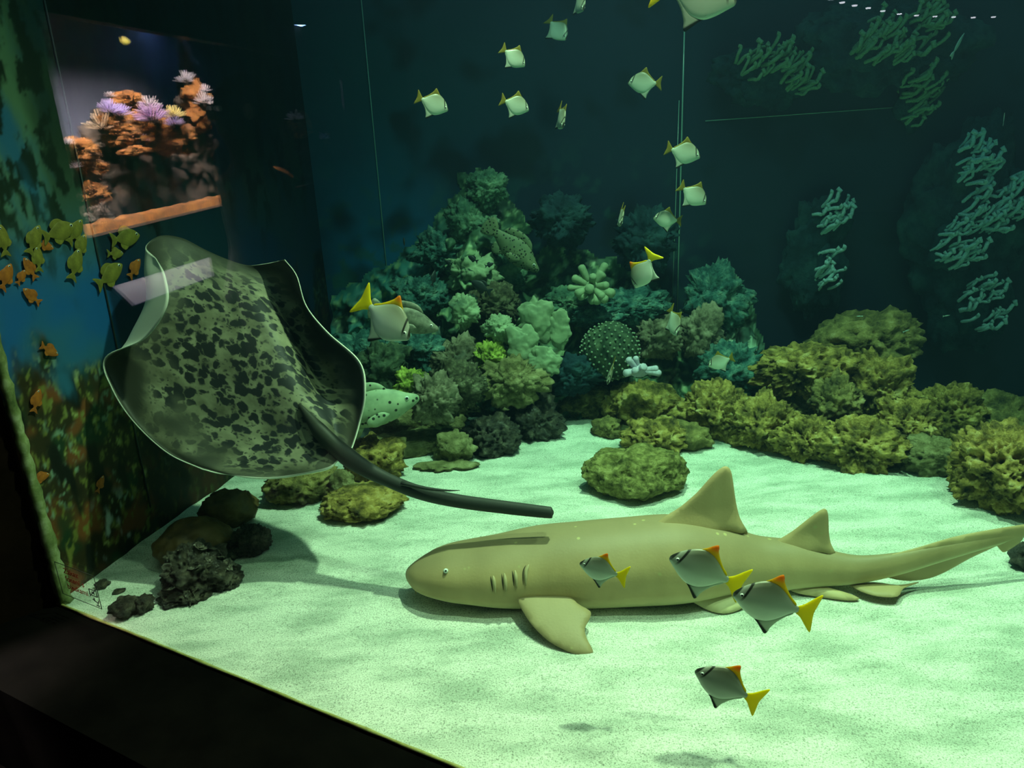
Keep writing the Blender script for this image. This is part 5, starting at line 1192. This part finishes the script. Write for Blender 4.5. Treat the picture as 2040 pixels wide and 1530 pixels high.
# rail of small lamps under the hall ceiling
LZ = 2.15
lp = [(1655, -3), (1678, 4), (1703, 10), (1730, 15), (1759, 21), (1792, 27), (1826, 30), (1863, 32), (1900, 33), (1939, 34), (1979, 33)]
lens = emis('lamp_lens', (.85, .88, 1.0), 9)
LP3 = [mirror(onz(x, y, LZ)) for x, y in lp]
tag(mesh_obj('lamp_rail', *tube([LP3[0]+np.array([0, 0, .09])]+[p+np.array([0, 0, .09]) for p in LP3[1:]], .012, 6), MAT['black']), 'black rail carrying the small hall lamps', 'rail')
hv, hf = tube([(0, 0, .09), (0, 0, .03), (0, 0, .0)], [.018, .030, .034], 12); lv, lf = tube([(0, 0, .004), (0, 0, -.012)], [.028, .022], 12)
for i, p in enumerate(LP3):
    root = empty('spot_lamp', p); tag(root, 'small round hall lamp hanging from the black rail', 'lamp', 'small lamps on the hall rail')
    if i == 0: h0 = mesh_obj('housing', hv, hf, MAT['black'], root); l0 = mesh_obj('lens', lv, lf, lens, root)
    else:
        for src in (h0, l0): c = src.copy(); COL.objects.link(c); c.parent = root

# ------------------------------------------------------------------ visitor standing between the two tanks, seen as a dark mirror image
def build_person():
    base = mirror(at(500, 300, 2.95)); z0 = -.30; Ht = 1.80
    J = dict(pelvis=(0, 0, .95, .15, .11), waist=(0, .0, 1.10, .14, .10), chest=(0, .01, 1.30, .17, .115), neck0=(0, 0, 1.47, .075, .07), neck=(0, .01, 1.54, .055, .055), head0=(0, .03, 1.60, .07, .085), head=(0, .03, 1.69, .078, .098), top=(0, .02, 1.77, .06, .075))
    E_ = [('pelvis', 'waist'), ('waist', 'chest'), ('chest', 'neck0'), ('neck0', 'neck'), ('neck', 'head0'), ('head0', 'head'), ('head', 'top')]
    for s, n_ in ((1, 'r'), (-1, 'l')):
        J.update({n_+'hip': (s*.10, 0, .88, .095, .10), n_+'knee': (s*.11, .02, .48, .062, .065), n_+'ank': (s*.11, -.01, .09, .045, .05), n_+'toe': (s*.125, .17, .035, .04, .03),
                  n_+'sh': (s*.20, 0, 1.42, .065, .065), n_+'elb': (s*.25, -.02, 1.13, .045, .045), n_+'wri': (s*.25, .08, .89, .03, .03), n_+'palm': (s*.25, .11, .81, .038, .022)})
        E_ += [('pelvis', n_+'hip'), (n_+'hip', n_+'knee'), (n_+'knee', n_+'ank'), (n_+'ank', n_+'toe'), ('chest', n_+'sh'), (n_+'sh', n_+'elb'), (n_+'elb', n_+'wri'), (n_+'wri', n_+'palm')]
        for q in range(4):
            dy = -.03+q*.02; L = (.07, .08, .075, .06)[q]
            J[f'{n_}f{q}a'] = (s*.25, .11+dy, .76, .010, .010); J[f'{n_}f{q}b'] = (s*.243, .115+dy, .76-L*.5, .009, .009); J[f'{n_}f{q}c'] = (s*.232, .125+dy, .76-L, .008, .008)
            E_ += [(n_+'palm', f'{n_}f{q}a'), (f'{n_}f{q}a', f'{n_}f{q}b'), (f'{n_}f{q}b', f'{n_}f{q}c')]
        J[n_+'ta'] = (s*.235, .155, .82, .011, .011); J[n_+'tb'] = (s*.225, .175, .78, .009, .009); E_ += [(n_+'palm', n_+'ta'), (n_+'ta', n_+'tb')]
    names = list(J); me = bpy.data.meshes.new('body'); me.from_pydata([J[n_][:3] for n_ in names], [(names.index(a), names.index(b)) for a, b in E_], [])
    root = empty('person', (base[0], base[1], z0)); tag(root, 'person in dark clothes standing in the dim hall, seen as a mirrored silhouette', 'person')
    o = bpy.data.objects.new('body', me); COL.objects.link(o); o.parent = root
    sk = o.modifiers.new('skin', 'SKIN'); sk.use_smooth_shade = True
    for i, n_ in enumerate(names):
        v = me.skin_vertices[0].data[i]; v.radius = J[n_][3:5]; v.use_root = (n_ == 'pelvis')
    o.modifiers.new('sub', 'SUBSURF').levels = 2; o.modifiers['sub'].render_levels = 2
    me.materials.append(plain('dark_clothes', (.012, .012, .014), .9, .1))
    hr = mesh_obj('hair', ico(3)[0]*np.array([.092, .108, .095])+np.array([0, .005, 1.71])-np.array([0, .02, 0]), ico(3)[1], plain('dark_hair', (.01, .008, .007), .8), root)
    skin = plain('shaded_skin', (.2, .13, .1), .6)
    mesh_obj('nose', ico(2)[0]*np.array([.013, .018, .022])+np.array([0, .128, 1.655]), ico(2)[1], skin, root)
    for s in (-1, 1):
        mesh_obj('eye', ico(2)[0]*.011+np.array([s*.031, .112, 1.68]), ico(2)[1], MAT['eye_white'], root)
        mesh_obj('ear', ico(2)[0]*np.array([.01, .02, .03])+np.array([s*.082, .02, 1.665]), ico(2)[1], skin, root)
    root.rotation_euler = (0, 0, math.atan2(GN[1], GN[0])-math.pi/2+.3)
build_person()
